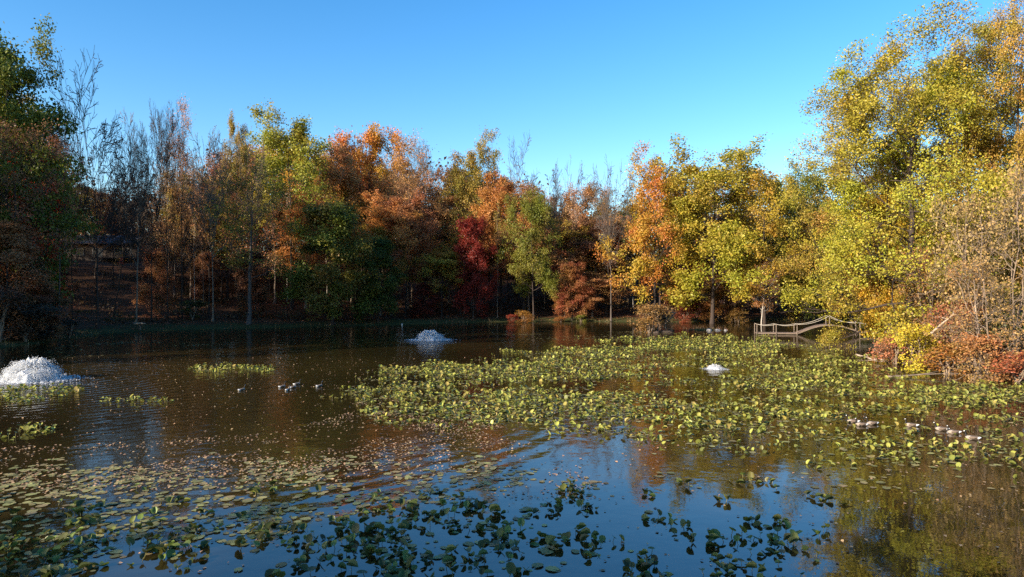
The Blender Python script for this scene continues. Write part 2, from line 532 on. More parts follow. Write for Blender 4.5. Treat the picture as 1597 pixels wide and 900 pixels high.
# ------------------------------------------------------------------ ground and water
def build_ground():
    gx = np.concatenate([np.linspace(-900, -130, 14), np.linspace(-120, 110, 185), np.linspace(120, 900, 14)])
    gy = np.concatenate([np.linspace(-300, -30, 8), np.linspace(-25, 190, 180), np.linspace(200, 1500, 16)])
    X, Y = np.meshgrid(gx, gy)
    Z = ground_z(X.ravel(), Y.ravel())
    Z = np.minimum(Z, 24)
    nx, ny = len(gx), len(gy)
    idx = np.arange(nx * ny).reshape(ny, nx)
    f = np.stack([idx[:-1, :-1], idx[:-1, 1:], idx[1:, 1:], idx[1:, :-1]], -1).reshape(-1, 4)
    o = link('ground', raw_mesh('ground', np.column_stack([X.ravel(), Y.ravel(), Z]), [f], [M['ground']], smooth=True))
    tag(o, 'leaf covered wooded banks and hillside round the pond', None, None, 'structure')
    m = MB(); m.add([(-75, -2, 0), (80, -2, 0), (80, 118, 0), (-75, 118, 0)], [(0, 1, 2, 3)])
    w = m.build('water', M['water'])
    tag(w, 'dark rippled pond water reflecting trees and blue sky', None, None, 'structure')


build_ground()

# ------------------------------------------------------------------ the trees one can tell apart
T = plant_px
# left bank
T('broad0', 'oak_tree', 12, 70, 14, 102, 'tall dark green oak with an orange tinged top at the left edge', col=(.11, .16, .02, .6), rz=.4)
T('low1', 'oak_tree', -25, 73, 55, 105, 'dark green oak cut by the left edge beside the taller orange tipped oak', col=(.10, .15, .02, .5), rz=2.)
T('sparse0', 'autumn_tree', 20, 65, 190, 80, 'thin brownish tree with sparse leaves in front of the dark green oak', col=BROWN, bark='dark')
T('low0', 'maple_tree', 34, 76, 225, 62, 'scarlet maple glowing below the dark green oak', col=BRIGHTRED)
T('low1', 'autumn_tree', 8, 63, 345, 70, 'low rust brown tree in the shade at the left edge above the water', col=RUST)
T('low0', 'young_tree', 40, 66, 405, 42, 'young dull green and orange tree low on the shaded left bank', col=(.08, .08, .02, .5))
T('fan0', 'bare_tree', 152, 78, 86, 74, 'largest bare tree, thick grey trunk and wide fan of twigs before the house', bark='dark', rz=1.0)
T('fan1', 'bare_tree', 112, 84, 150, 46, 'dark leafless tree between the green oak and the largest bare tree', bark='dark')
T('fan1', 'bare_tree', 176, 86, 185, 50, 'leafless tree leaning right over the house roof', bark='dark', tilt=.16, rz=0.)
T('snag', 'tree_snag', 92, 70, 372, 10, 'broken off pale trunk standing on the shaded left bank', bark='grey')
T('bare1', 'bare_tree', 212, 84, 168, 34, 'slim bare tree with a sunlit pale stem just right of the house', bark='tan', rz=2.0)
T('fan0', 'bare_tree', 236, 87, 160, 44, 'slim bare tree with crossed limbs second to the right of the house', bark='dark', rz=4.)
T('bare2', 'bare_tree', 262, 90, 154, 30, 'tall bare dark stemmed tree in the middle of the leafless row', bark='dark', rz=3.)
T('sparse1', 'bare_tree', 284, 92, 150, 34, 'nearly bare tree with a few tan leaves at its top, leafless row', bark='dark', col=TAN, rz=.5)
T('fan1', 'bare_tree', 332, 90, 196, 56, 'tan barked bare tree with forked limbs at the end of the leafless row', bark='tan', rz=5.)
T('sparse2', 'autumn_tree', 388, 88, 240, 74, 'spreading tree with sparse yellow brown leaves and a pale forked trunk by the shore', col=OLIVE, bark='grey', rz=.2)
T('low1', 'shrub_tree', 65, 64, 440, 34, 'dark grey tangle of brush at the left waterline', col=BROWN)
# middle bank
T('forest1', 'poplar_tree', 372, 112, 177, 22, 'narrow golden green treetop rising behind the sparse yellow brown tree', col=OLIVE)
T('forest0', 'oak_tree', 455, 104, 170, 72, 'tallest yellow green tree of the middle bank with an open top', col=(.27, .31, .03, .55), bark='dark')
T('low0', 'oak_tree', 518, 91, 318, 74, 'dense dark green tree with gold branch tips hanging over the middle shore', col=(.13, .16, .022, .9), rz=2.2)
T('low1', 'oak_tree', 590, 95, 372, 40, 'small shaded green tree right of the dense dark green one', col=DKGREEN)
T('forest2', 'beech_tree', 578, 116, 196, 60, 'golden orange tree whose dome tops the woods above the blue fountain', col=(.56, .31, .045, .4))
T('forest1', 'beech_tree', 530, 112, 212, 44, 'tan orange tree between the yellow green tree and the golden dome', col=TAN)
T('sparse0', 'autumn_tree', 636, 110, 212, 46, 'greyish half bare tree right of the golden orange dome', col=TAN, bark='tan')
T('bare2', 'bare_tree', 662, 116, 216, 30, 'grey bare treetop behind the rust coloured woods', bark='grey')
T('broad1', 'oak_tree', 745, 118, 204, 58, 'olive yellow round crowned oak above the red maple', col=OLIVE, bark='dark')
T('fan0', 'bare_tree', 820, 118, 208, 42, 'grey bare tree standing out against the sky right of the olive oak', bark='grey', rz=.7)
T('fan1', 'bare_tree', 850, 122, 236, 36, 'bare tree leaning right against the sky beside the taller grey bare one', bark='grey', tilt=.14, rz=0.)
T('low0', 'maple_tree', 738, 103, 340, 33, 'deep red maple in the middle of the far bank', col=CRIMSON, rz=1.)
T('low1', 'maple_tree', 662, 101, 440, 24, 'small crimson maple low behind the blue fountain', col=(.15, .03, .015, .05))
T('broad2', 'oak_tree', 832, 104, 290, 50, 'dark green tree with a yellow top reaching down to the far shore', col=(.17, .20, .024, .6), rz=3.)
T('forest0', 'maple_tree', 782, 112, 272, 50, 'orange tree between the red maple and the dark green tree', col=ORANGE)
T('low0', 'young_tree', 892, 104, 410, 34, 'small amber and brown tree right of the dark green tree', col=(.30, .15, .04, .4))
T('fan1', 'bare_tree', 953, 103, 238, 48, 'tall bare tree with a pale grey trunk alone on the open bank', bark='grey', rz=2.)
T('sparse1', 'autumn_tree', 900, 116, 282, 40, 'pinkish thinly leaved tree left of the tall pale bare tree', col=PINK, bark='tan')
T('forest2', 'maple_tree', 915, 122, 286, 40, 'yellow and pink treetop behind the pale bare tree', col=(.36, .20, .05, .3))
# right of the middle
T('broad1', 'oak_tree', 1020, 100, 230, 74, 'golden yellow and green tree left of the great green oak', col=(.46, .37, .035, .7), rz=.9)
T('broad0', 'oak_tree', 1110, 97, 206, 104, 'great yellow green oak, the highest behind the bridge', col=(.33, .34, .032, .6), rz=2.2)
T('broad2', 'oak_tree', 1192, 96, 258, 88, 'yellow green oak with orange lower boughs behind the bridge arch', col=(.40, .36, .035, .5), rz=4.)
T('broad1', 'oak_tree', 1252, 104, 246, 66, 'darker green oak between the bridge arch and the near oak', col=(.16, .20, .025, .6), rz=5.)
T('low0', 'oak_tree', 1272, 99, 330, 48, 'green and yellow tree with boughs hanging low behind the bridge apex', col=(.36, .32, .035, .6), rz=3.)
T('low1', 'maple_tree', 1066, 104, 392, 34, 'dark red understorey maple under the great green oak', col=(.20, .06, .025, .2))
T('sparse2', 'autumn_tree', 1186, 93, 400, 28, 'leaning pale trunked tree with orange leaves just behind the bridge', col=ORANGE, bark='pale', tilt=.07, rz=0.)
T('low0', 'shrub_tree', 1120, 101, 430, 34, 'low amber bush under the great green oak', col=(.18, .11, .02, .4))

# near right bank: a big oak with its own shape
def near_oak():
    H, R = 22.5, 10.0

    def keep(P):
        return (P[:, 2] > .55) & (noise2(P[:, 0] + P[:, 2] * .6, P[:, 1] + P[:, 2], 21, 3, .12) > -.55)
    proto('near_oak', 211, per=84, sigma=.38, leaf=.165, skip=.15, H=H, R=R, h0=.20, nl=36, sub=(7, 6), ang=(86, 45), tr=.42, wig=.02, trop=.035,
          prof=(.42, .76), limb_wig=.17, keep=keep, levels=3)


near_oak()
proto('near_oak_b', 223, per=70, sigma=.38, leaf=.165, skip=.15, H=24, R=8.5, h0=.16, nl=32, sub=(7, 6), ang=(90, 45), tr=.40, wig=.025, trop=.035, prof=(.45, .66), limb_wig=.17)
T('near_oak', 'oak_tree', 1418, 50, 46, 228, 'big sunlit yellow green oak on the near right bank drooping towards the bridge', col=(.36, .37, .035, .45), bark='dark', rz=2.6)
T('near_oak_b', 'oak_tree', 1590, 47, -40, 120, 'tallest oak with tan and green leaves at the right edge', col=(.40, .33, .045, .4), bark='dark', rz=1.)
T('low0', 'oak_tree', 1412, 55, 300, 60, 'yellow leaved tree leaning out over the right end of the bridge', col=(.54, .44, .035, .4), rz=0., tilt=-.2)
T('broad0', 'oak_tree', 1338, 112, 228, 92, 'rounded yellow green oak rising beyond the right end of the bridge', col=(.33, .33, .035, .5), bark='dark', rz=5.)
T('near_oak_b', 'oak_tree', 1508, 50, 30, 140, 'tall green oak between the big sunlit oak and the right edge', col=(.30, .31, .035, .55), bark='dark', rz=.3)
T('near_oak', 'oak_tree', 1640, 52, 120, 150, 'gold and tan oak behind the tangle at the right edge', col=(.40, .31, .05, .3), bark='dark', rz=1.2)
T('near_oak_b', 'oak_tree', 1375, 57, 128, 120, 'oak with a ragged top left of and behind the big sunlit oak', col=(.34, .32, .035, .6), bark='dark', rz=3.3)
# tangled half bare growth on the right bank
T('thicket0', 'thicket', 1510, 41, 285, 90, 'tan tangle of bare limbs and tan pink leaves on the right bank', 'thicket', col=(.38, .28, .10, .2), bark='tan')
T('thicket1', 'thicket', 1578, 39, 250, 85, 'tall tangle of grey limbs with few brown leaves at the right edge', 'thicket', col=(.38, .28, .09, .25), bark='tan')
T('thicket0', 'thicket', 1450, 44.5, 380, 62, 'thin brush with yellow orange leaves beside the drooping bough', 'thicket', col=(.36, .2, .05, .3), bark='tan', rz=2.)
T('thicket1', 'thicket', 1540, 37.5, 395, 70, 'low brush of tan curved stems behind the red bush', 'thicket', col=(.38, .26, .08, .25), bark='tan', rz=4.)
SH = [(1432, 42.5, 505, 34, (.62, .55, .05, .25), 'bright yellow bush leaning over the water on the right bank'),
      (1395, 45.5, 512, 30, (.42, .21, .08, .4), 'orange pink bush left of the bright yellow bush'),
      (1480, 39.5, 530, 36, (.36, .22, .04, .5), 'amber and green bush right of the bright yellow bush'),
      (1530, 37.5, 520, 40, (.42, .22, .07, .2), 'coral orange bush at the waterline of the right bank'),
      (1585, 36.5, 540, 44, (.44, .17, .06, .3), 'red bush at the right edge of the picture by the water'),
      (1572, 40.0, 478, 46, (.09, .12, .025, .4), 'green bush behind the red bush on the right bank'),
      (1500, 41.5, 470, 40, (.36, .17, .07, .3), 'dusty orange bush under the tan tangle of limbs'),
      (1415, 47.0, 470, 36, (.24, .2, .03, .6), 'yellow green bush behind the orange pink bush')]
for i, (px, D, top, hw, col, lab) in enumerate(SH):
    T('shrub%d' % (i % 3), 'shrub', px, D, top, hw, lab, 'shrub', 'bushes on the right bank', col=col, bark='tan')
# bushes along the far shore
FS = [(1014, 76.9, 474, 30, (.30, .20, .05, .35), 'rust and green bush on the little islet beside the driftwood perch'),
      (1034, 79.2, 484, 16, (.30, .19, .09, .25), 'pinkish twiggy bush behind the driftwood perch'),
      (818, 100.5, 483, 14, (.35, .20, .03, .4), 'amber bush on the far shore below the dark green tree'),
      (800, 101.5, 490, 10, (.33, .10, .03, .3), 'small orange bush left of the amber one on the far shore'),
      (874, 102.3, 492, 10, (.36, .16, .03, .3), 'small orange tuft on the far shore right of the dark green tree'),
      (906, 102.6, 490, 9, (.20, .22, .03, .3), 'small green tuft on the far shore left of the tall pale bare tree'),
      (1070, 100.2, 476, 16, (.26, .10, .03, .4), 'reddish bush beneath the great green oak'),
      (1150, 99.8, 482, 16, (.22, .15, .03, .5), 'olive bush behind the flat end of the bridge'),
      (1330, 98, 470, 30, (.10, .12, .02, .4), 'dark bush beyond the right end of the bridge'),
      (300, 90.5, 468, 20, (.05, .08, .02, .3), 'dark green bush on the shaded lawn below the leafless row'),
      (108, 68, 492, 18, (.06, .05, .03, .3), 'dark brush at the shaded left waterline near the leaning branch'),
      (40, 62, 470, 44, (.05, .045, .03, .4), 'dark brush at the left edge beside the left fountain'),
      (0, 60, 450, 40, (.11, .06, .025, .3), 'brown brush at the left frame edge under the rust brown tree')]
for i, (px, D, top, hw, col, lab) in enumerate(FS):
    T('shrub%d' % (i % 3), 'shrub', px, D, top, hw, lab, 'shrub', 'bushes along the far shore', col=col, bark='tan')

# ------------------------------------------------------------------ the wood behind: every tree an object, rows going back up the slope
SKY = [(-60, 110), (60, 150), (110, 262), (200, 275), (300, 255), (330, 230), (372, 205), (430, 205), (520, 222), (580, 214), (650, 232), (700, 246), (745, 250),
       (800, 262), (870, 294), (930, 300), (985, 270), (1040, 250), (1120, 240), (1200, 272), (1280, 300), (1400, 300), (1700, 260)]
ZONES = [(60, 'behind the dark green oak at the left edge'), (180, 'on the slope behind the dark house'), (300, 'behind the leafless row'),
         (420, 'behind the sparse yellow brown tree'), (500, 'behind the tallest yellow green tree'), (560, 'behind the dense dark green tree'), (625, 'under the golden orange dome'),
         (690, 'behind the small crimson maple'), (770, 'behind the deep red maple'), (870, 'behind the dark green tree with a yellow top'),
         (930, 'behind the small amber and brown tree'), (990, 'behind the tall pale bare tree'), (1065, 'behind the golden yellow tree'), (1150, 'behind the great yellow green oak'),
         (1240, 'behind the bridge arch'), (1330, 'behind the bridge apex'), (1900, 'behind the near oaks')]


def zone(px):
    for lim, s in ZONES:
        if px < lim: return s
    return ZONES[-1][1]


PAL = [(330, [(RUST, 'rust'), (ORANGE, 'orange'), (BROWN, 'brown'), (OLIVE, 'olive'), (TAN, 'tan')]),
       (640, [(ORANGE, 'orange'), (TAN, 'tan'), (OLIVE, 'olive'), (YELLOW, 'yellow'), (RUST, 'rust')]),
       (960, [(RUST, 'rust'), (ORANGE, 'orange'), (TAN, 'tan'), (OLIVE, 'olive'), (BROWN, 'brown')]),
       (2000, [(GREEN, 'green'), (DKGREEN, 'dark green'), (OLIVE, 'olive'), (RUST, 'rust'), (YGREEN, 'yellow green')])]
W = random.Random(17)
wood = []
ROWS = [('front', 106, 26, 1.35), ('second', 117, 31, .9), ('third', 131, 36, .45), ('rearmost', 150, 42, .12)]
for rowname, D0, step, drop in ROWS:
    px = -40.0
    while px < 1480:
        p = px + W.uniform(-9, 9)
        D = D0 + W.uniform(-4.5, 4.5)
        x = WX(p, D)
        if x < -28: D = D + 4 - .02 * abs(x)
        ok = shore_dist(np.array([x]), np.array([D]))[0] > 3.5
        inhouse = -92 < x < -62 and 119 < D < 140
        if ok and not inhouse:
            sky = np.interp(p, [a for a, _ in SKY], [b for _, b in SKY])
            top = sky + W.uniform(0, 26) + drop * W.uniform(30, 95)
            pal = next(v for lim, v in PAL if p < lim)
            col, cn = W.choice(pal)
            r = W.random()
            if r < .40: kind, hw, habit = 'forest%d' % W.randrange(3), W.uniform(42, 62), 'leafy tree'
            elif r < .76: kind, hw, habit = 'sparse%d' % W.randrange(3), W.uniform(38, 56), 'thinly leaved tree'
            elif r < .85: kind, hw, habit = 'fan%d' % W.randrange(2), W.uniform(40, 58), 'bare tree'
            elif r < .88: kind, hw, habit = 'low%d' % W.randrange(2), W.uniform(30, 44), 'low branching tree'; top += 70
            else: kind, hw, habit = 'pole%d' % W.randrange(2), W.uniform(10, 15), 'slender tree'
            if rowname in ('rearmost', 'third') and 'fan' in kind: kind, habit = 'forest0', 'leafy tree'
            if 95 < p < 222 and D < 134 and not ('fan' in kind or 'pole' in kind): kind, hw, habit = 'pole%d' % W.randrange(2), W.uniform(10, 15), 'slender tree'
            wood.append([rowname, p, D, top, hw, kind, habit, col, cn])
        px += step
# the slope between the left shore and the house
for i in range(30):
    p = -30 + i * 15 + W.uniform(-8, 8); D = W.uniform(88, 114); x = WX(p, D)
    if shore_dist(np.array([x]), np.array([D]))[0] < 5: D += 8; x = WX(p, D)
    col, cn = W.choice([(BROWN, 'brown'), (OLIVE, 'olive'), (RUST, 'rust'), (DKGREEN, 'dark green'), (TAN, 'tan')])
    k = i % 5
    if 95 < p < 225 and k != 4: continue
    if k == 3: wood.append(['shore side', p, D, W.uniform(372, 410), W.uniform(24, 34), 'low%d' % (i % 2), 'low branching tree', col, cn])
    elif k == 1: wood.append(['shore side', p, D, W.uniform(230, 300), W.uniform(30, 44), 'forest%d' % (i % 3), 'leafy tree', col, cn])
    elif k == 4: wood.append(['shore side', p, D, W.uniform(180, 260), W.uniform(30, 44), 'fan%d' % (i % 2), 'bare tree', col, cn])
    else: wood.append(['shore side', p, D, W.uniform(220, 310), W.uniform(30, 44), 'sparse%d' % (i % 3), 'thinly leaved tree', col, cn])
# slender sunlit and dark stems filling the gaps
for i in range(58):
    p = W.uniform(180, 1290); D = W.uniform(101, 128)
    if p < 420: D -= 8
    x = WX(p, D)
    if shore_dist(np.array([x]), np.array([D]))[0] < 2.5: continue
    sky = np.interp(p, [a for a, _ in SKY], [b for _, b in SKY])
    wood.append(['front' if D < 112 else 'second', p, D, sky + W.uniform(40, 140), W.uniform(9, 14), 'pole%d' % W.randrange(2), 'slender tree', *W.choice(PAL[1][1])])
keys = {}
for w in wood:
    rowname, p, D, top, hw, kind, habit, col, cn = w
    bk = W.choice(['dark', 'dark', 'grey', 'tan'])
    if habit == 'slender tree': bk = W.choice(['pale', 'grey', 'dark', 'tan'])
    base = ('%s barked bare tree' % {'dark': 'dark', 'grey': 'grey', 'tan': 'tan', 'pale': 'pale'}[bk]) if habit == 'bare tree' else \
           ('%s leaved slender tree, %s stem,' % (cn, bk) if habit == 'slender tree' else '%s %s' % (cn, habit))
    lab = '%s %s, %s row' % (base, zone(p).replace(' with a yellow top', '').replace(' at the left edge', ''), rowname)
    keys.setdefault(lab, []).append((p, w, bk))
ORD = ['leftmost', 'second from left', 'third from left', 'fourth from left', 'fifth from left', 'sixth from left']
for lab, lst in keys.items():
    lst.sort(key=lambda a: a[0])
    for k, (p, w, bk) in enumerate(lst):
        L = lab if len(lst) == 1 else (lab + ' ' + ('leftmost' if k == 0 else 'rightmost' if k == len(lst) - 1 else ORD[k]))
        rowname, p, D, top, hw, kind, habit, col, cn = w
        v = W.uniform(.8, 1.2)
        T(kind, 'slender_tree' if habit == 'slender tree' else 'bare_tree' if habit == 'bare tree' else 'forest_tree', p, D, top, hw, L, 'tree',
          'trees of the wood round the pond', col=(col[0] * v, col[1] * v, col[2] * v, col[3]), bark=bk)

def far_woods():
    r = np.random.RandomState(77)
    cx = r.uniform(-190, 150, 2000); cyy = r.uniform(158, 200, 2000)
    sky = np.interp(CX + cx / cyy * F, [a for a, _ in SKY], [b for _, b in SKY])
    g = ground_z(cx, cyy); top = np.maximum(CAMZ - (sky + 45 + 25 * noise2(cx, cyy, 5, 3, .03) - CY) / F * cyy, g + 6)
    cz = g - 1 + (top - g + 1) * r.rand(2000) ** 1.35
    k = 42
    P = np.repeat(np.column_stack([cx, cyy, cz]), k, 0) + r.normal(0, 1, (2000 * k, 3)) * np.array([2.4, 2.4, 1.9])
    n = len(P)
    me = leaf_mesh('distant_woods', P, r.normal(size=(n, 3)) + np.array([-.3, -.5, .4]), r.uniform(.6, 1.3, n), np.repeat(r.rand(2000), k), r.rand(n), M['leaf'], r)
    o = link('distant_woods', me); o.color = (.13, .075, .03, .3); tag(o, 'far brown woods closing the view behind the tree rows', 'woods', None, 'stuff')
    # low growth on the wood floor
    m = 1700
    cx = r.uniform(-95, 62, m); cyy = r.uniform(78, 150, m); d = shore_dist(cx, cyy)
    keep = (d > np.where(cx < -20, 5, 9)) & (noise2(cx, cyy, 9, 3, .06) > -.25) & ~((cx > -84) & (cx < -60) & (cyy > 112) & (cyy < 142)); cx, cyy = cx[keep], cyy[keep]; m = len(cx)
    g = ground_z(cx, cyy); hh = r.uniform(.3, 1.7, m); k = 34
    P = np.repeat(np.column_stack([cx, cyy, g + hh * .5]), k, 0) + r.normal(0, 1, (m * k, 3)) * np.column_stack([np.full(m * k, .9), np.full(m * k, .9), np.repeat(hh * .3, k)])
    n = len(P)
    me = leaf_mesh('undergrowth', P, r.normal(size=(n, 3)) + np.array([0, 0, .5]), r.uniform(.2, .42, n), np.repeat(r.rand(m), k), r.rand(n), M['leaf'], r)
    o = link('undergrowth', me); o.color = (.09, .075, .025, .7); tag(o, 'low dull green and brown growth on the floor of the wood', 'undergrowth', None, 'stuff')


def shore_growth():
    r = np.random.RandomState(91)
    n = 160000
    x = r.uniform(-62, 58, n); y = r.uniform(46, 112, n); d = shore_dist(x, y)
    den = np.clip(.5 + .9 * noise2(x, y, 33, 4, .12), 0, 1) * np.exp(-((d - .5) / 1.0) ** 2)
    sp = (ground_z(x, y) > -.12) & (d < -1)
    k = r.rand(n) < np.maximum(den * .55, sp * .6); x, y, d = x[k], y[k], d[k]; n = len(x)
    z = np.maximum(ground_z(x, y), 0)
    h = r.uniform(.12, .62, n) * np.clip(.6 + .8 * noise2(x, y, 35, 3, .3), .25, 1.3)
    a = r.uniform(0, PI, n); w = r.uniform(.02, .05, n)
    dx, dy = np.cos(a) * w, np.sin(a) * w; lx, ly = r.normal(0, .3, n) * h, r.normal(0, .3, n) * h
    V = np.stack([np.column_stack([x - dx, y - dy, z - .03]), np.column_stack([x + dx, y + dy, z - .03]), np.column_stack([x + lx, y + ly, z + h])], 1).reshape(-1, 3)
    me = raw_mesh('shore_grass', V, [np.arange(n * 3).reshape(n, 3)], [M['leaf']], {'tone': np.clip(r.rand(n) ** 1.5 + .5 * noise2(x, y, 37, 3, .1), 0, 1.6), 'lum': r.rand(n)})
    o = link('shore_grass', me); o.color = (.19, .155, .06, .6); tag(o, 'ragged green and tan grass along the water line of the banks', 'grass', None, 'stuff')
    # fallen leaves lying on the banks
    n = 120000
    x = r.uniform(-62, 58, n); y = r.uniform(46, 118, n); d = shore_dist(x, y)
    k = (d > .6) & (d < 22) & (r.rand(n) < np.clip(.5 + .8 * noise2(x, y, 39, 4, .08), 0, 1)); x, y = x[k], y[k]; n = len(x)
    P = np.column_stack([x, y, ground_z(x, y) + r.uniform(.01, .08, n)])
    me = leaf_mesh('leaf_litter', P, np.column_stack([r.normal(0, .5, (n, 2)), np.ones(n)]), r.uniform(.10, .22, n), r.rand(n), r.rand(n), M['leaf'], r)
    o = link('leaf_litter', me); o.color = (.30, .15, .06, .3); tag(o, 'russet fallen leaves strewn over the banks', 'leaves', None, 'stuff')


far_woods()
shore_growth()

# trees outside the frame that throw the shade on the left bank, the far shore and the near water
SHADE = [(-62, 29, 29), (-70, 36, 31), (-60, 38, 28), (-67, 45, 28), (-75, 30, 32), (-62, 50, 23), (-70, 54, 23), (-64, 60, 18), (-73, 64, 19), (-67, 70, 16), (-78, 74, 18), (-84, 66, 22),
         (-80, 46, 30), (-100, 88, 24), (-107, 96, 24), (-113, 104, 24), (-96, 80, 23), (-119, 112, 24), (-90, 74, 23), (-25, -9, 11), (-31, -8.5, 12), (-36, -14, 15), (-19, -12, 12), (-13, -11, 10.5), (-28, -18, 16), (-43, -12, 13), (-7, -11, 9)]
for i, (x, y, H) in enumerate(SHADE):
    back = y < 0
    plant('broad%d' % (i % 3), 'bank_tree', x, y, H, H * .30 if not back else H * .36, 'green tree behind the viewer shading the near water' if back else 'green tree on the left shore outside the view shading the far bank', 'tree',
          'trees behind the viewer' if back else 'trees on the left shore', col=GREEN)


# ------------------------------------------------------------------ lilies and floating leaves
def px_of(x, y, z=0.0):
    return CX + x / y * F, CY + (CAMZ - z) / y * F


def scatter(rng, n, y0, y1, power=1.0):
    """uniform over the visible trapezoid of water between two distances"""
    y = y0 + (y1 - y0) * rng.rand(n)
    k = rng.rand(n) < (y / y1) ** power
    y = y[k]
    x = (rng.rand(len(y)) * 2 - 1) * y * .80
    return x, y


def pp(pts): return np.array(pts, float)


BED = pp([(515, 606), (560, 588), (640, 574), (740, 562), (860, 548), (985, 532), (1100, 524), (1180, 528), (1300, 548), (1400, 580), (1500, 596), (1640, 606), (1700, 640), (1700, 760),
          (1560, 742), (1420, 722), (1320, 735), (1200, 716), (1100, 704), (1010, 696), (960, 676), (880, 672), (780, 684), (680, 674), (600, 668), (560, 640)])
STRIPS = [pp([(-40, 612), (60, 600), (135, 606), (120, 616), (40, 628), (-40, 634)]), pp([(150, 622), (200, 619), (262, 624), (262, 628), (160, 629)]), pp([(290, 574), (350, 568), (428, 573), (428, 581), (310, 583)]),
          pp([(-40, 680), (30, 668), (88, 664), (88, 672), (0, 692)])]
FARMAT = [pp([(780, 522), (930, 516), (1100, 520), (1180, 526), (1120, 536), (980, 545), (820, 534)]), pp([(60, 536), (200, 528), (330, 538), (200, 552), (80, 560)]), pp([(700, 506), (800, 503), (900, 505), (800, 509)])]
FLAT = pp([(-60, 738), (110, 722), (300, 736), (470, 714), (640, 708), (800, 714), (835, 738), (770, 768), (650, 790), (520, 800), (400, 842), (280, 880), (160, 920), (-60, 920)])
LITTERA = pp([(-60, 700), (200, 690), (420, 676), (560, 640), (640, 646), (820, 690), (900, 720), (940, 780), (700, 780), (400, 760), (-60, 775)])
PINKMAT = [pp([(545, 628), (620, 618), (700, 640), (790, 668), (660, 676), (590, 655)]), pp([(-60, 735), (200, 722), (420, 700), (800, 700), (760, 728), (400, 742), (150, 752), (-60, 765)])]


def in_any(polys, u, v):
    r = np.zeros(u.shape, bool)
    for p in polys: r |= inside(p, u, v)
    return r


def bed_density(x, y):
    u, v = px_of(x, y)
    ju, jv = u + 26 * noise2(x, y, 101, 3, .22), v + 9 * noise2(x, y, 103, 3, .22)
    d = inside(BED, ju, jv) * np.clip(.56 + .85 * noise2(x * .6, y * .75, 41, 4, .10) + .75 * noise2(x * .7, y, 43, 3, .32), 0, 1)
    # open lanes of water inside the bed
    for cu, cv, ru, rv in ((1092, 580, 112, 11), (965, 597, 50, 6), (1060, 552, 70, 5), (1240, 548, 40, 9), (900, 610, 40, 4), (1010, 665, 60, 10), (1350, 662, 32, 9), (1420, 664, 22, 8), (1475, 674, 34, 9), (1515, 684, 20, 9)):
        d = d * (1 - np.exp(-(((u - cu) / ru) ** 2 + ((v - cv) / rv) ** 2) ** 2))
    thin = np.interp(v, [500, 640, 700, 740], [1, .9, .5, .25])
    d = d * np.where(u > 1000, thin, 1)
    d = np.maximum(d, in_any(STRIPS, u, v) * np.clip(.75 + .6 * noise2(x, y, 47, 2, .4), 0, 1))
    return d


def dark_density(x, y):
    u, v = px_of(x, y)
    left = np.interp(u, [-50, 150, 420, 700, 1000, 1250, 1330], [.5, .5, .62, .62, .55, .5, 0])
    ramp = np.interp(v, [752, 800, 830, 900], [0, .35, .85, 1])
    right = np.interp(u, [820, 900], [0, 1]) * np.interp(v, [745, 770], [0, 1])
    nz = noise2(x * 1.0, y * .8, 61, 4, .16)
    return np.clip(left * np.maximum(ramp, .35 * right) * np.clip(.6 + .9 * nz + .6 * noise2(x, y, 63, 3, .5), 0, 1.3), 0, 1)


def heart(n=9):
    """outline of a heart shaped lily leaf, tip at +x, base notch at the origin side"""
    a = np.linspace(-PI * .94, PI * .94, n)
    r = .5 * (1 + .10 * np.cos(a)) * np.where(np.abs(a) > 2.6, .96, 1)
    return np.column_stack([r * np.cos(a) * 1.12 + .06, r * np.sin(a) * .88])


def lily_leaves(base, size, tilt, az, curl, rng, mat, tone, lum, lift, stalk=True):
    """leaf blades on stalks; base (n,3) where the stalk meets the water"""
    h = heart(9); k = len(h)
    n = len(base)
    top = base + np.column_stack([rng.normal(0, .05, n), rng.normal(0, .05, n), lift])
    ca, sa, ct, st = np.cos(az), np.sin(az), np.cos(tilt), np.sin(tilt)
    fx = np.column_stack([ca * ct, sa * ct, st])          # leaf axis, rising with the tilt
    fy = np.column_stack([-sa, ca, np.zeros(n)])
    fn = np.cross(fx, fy)
    L = np.column_stack([h, np.zeros(k)]); L = np.vstack([[0.02, 0, 0], L])      # centre first
    zz = curl[:, None] * (np.abs(L[:, 1]) ** 1.3 * 1.6 + np.maximum(-L[:, 0], 0) * .3)[None] - curl[:, None] * .35 * (np.maximum(L[:, 0], 0) ** 2)[None]
    V = top[:, None] + size[:, None, None] * (fx[:, None] * L[None, :, :1] + fy[:, None] * L[None, :, 1:2] + fn[:, None] * zz[..., None])
    V = V.reshape(-1, 3)
    o = np.arange(n)[:, None, None] * (k + 1)
    tri = np.stack([np.zeros(k - 1, int), np.arange(1, k), np.arange(2, k + 1)], -1)[None] + o
    tri = tri.reshape(-1, 3)
    V[:, 2] = np.maximum(V[:, 2], .006)
    nf = k - 1
    return V, tri, np.repeat(tone, nf), np.repeat(lum, nf), top


def leaf_sheet(name, args, mat):
    V, tri, tn, lm, top = lily_leaves(*args)
    return raw_mesh(name, V, [tri], [mat], {'tone': tn, 'lum': lm}, smooth=False)


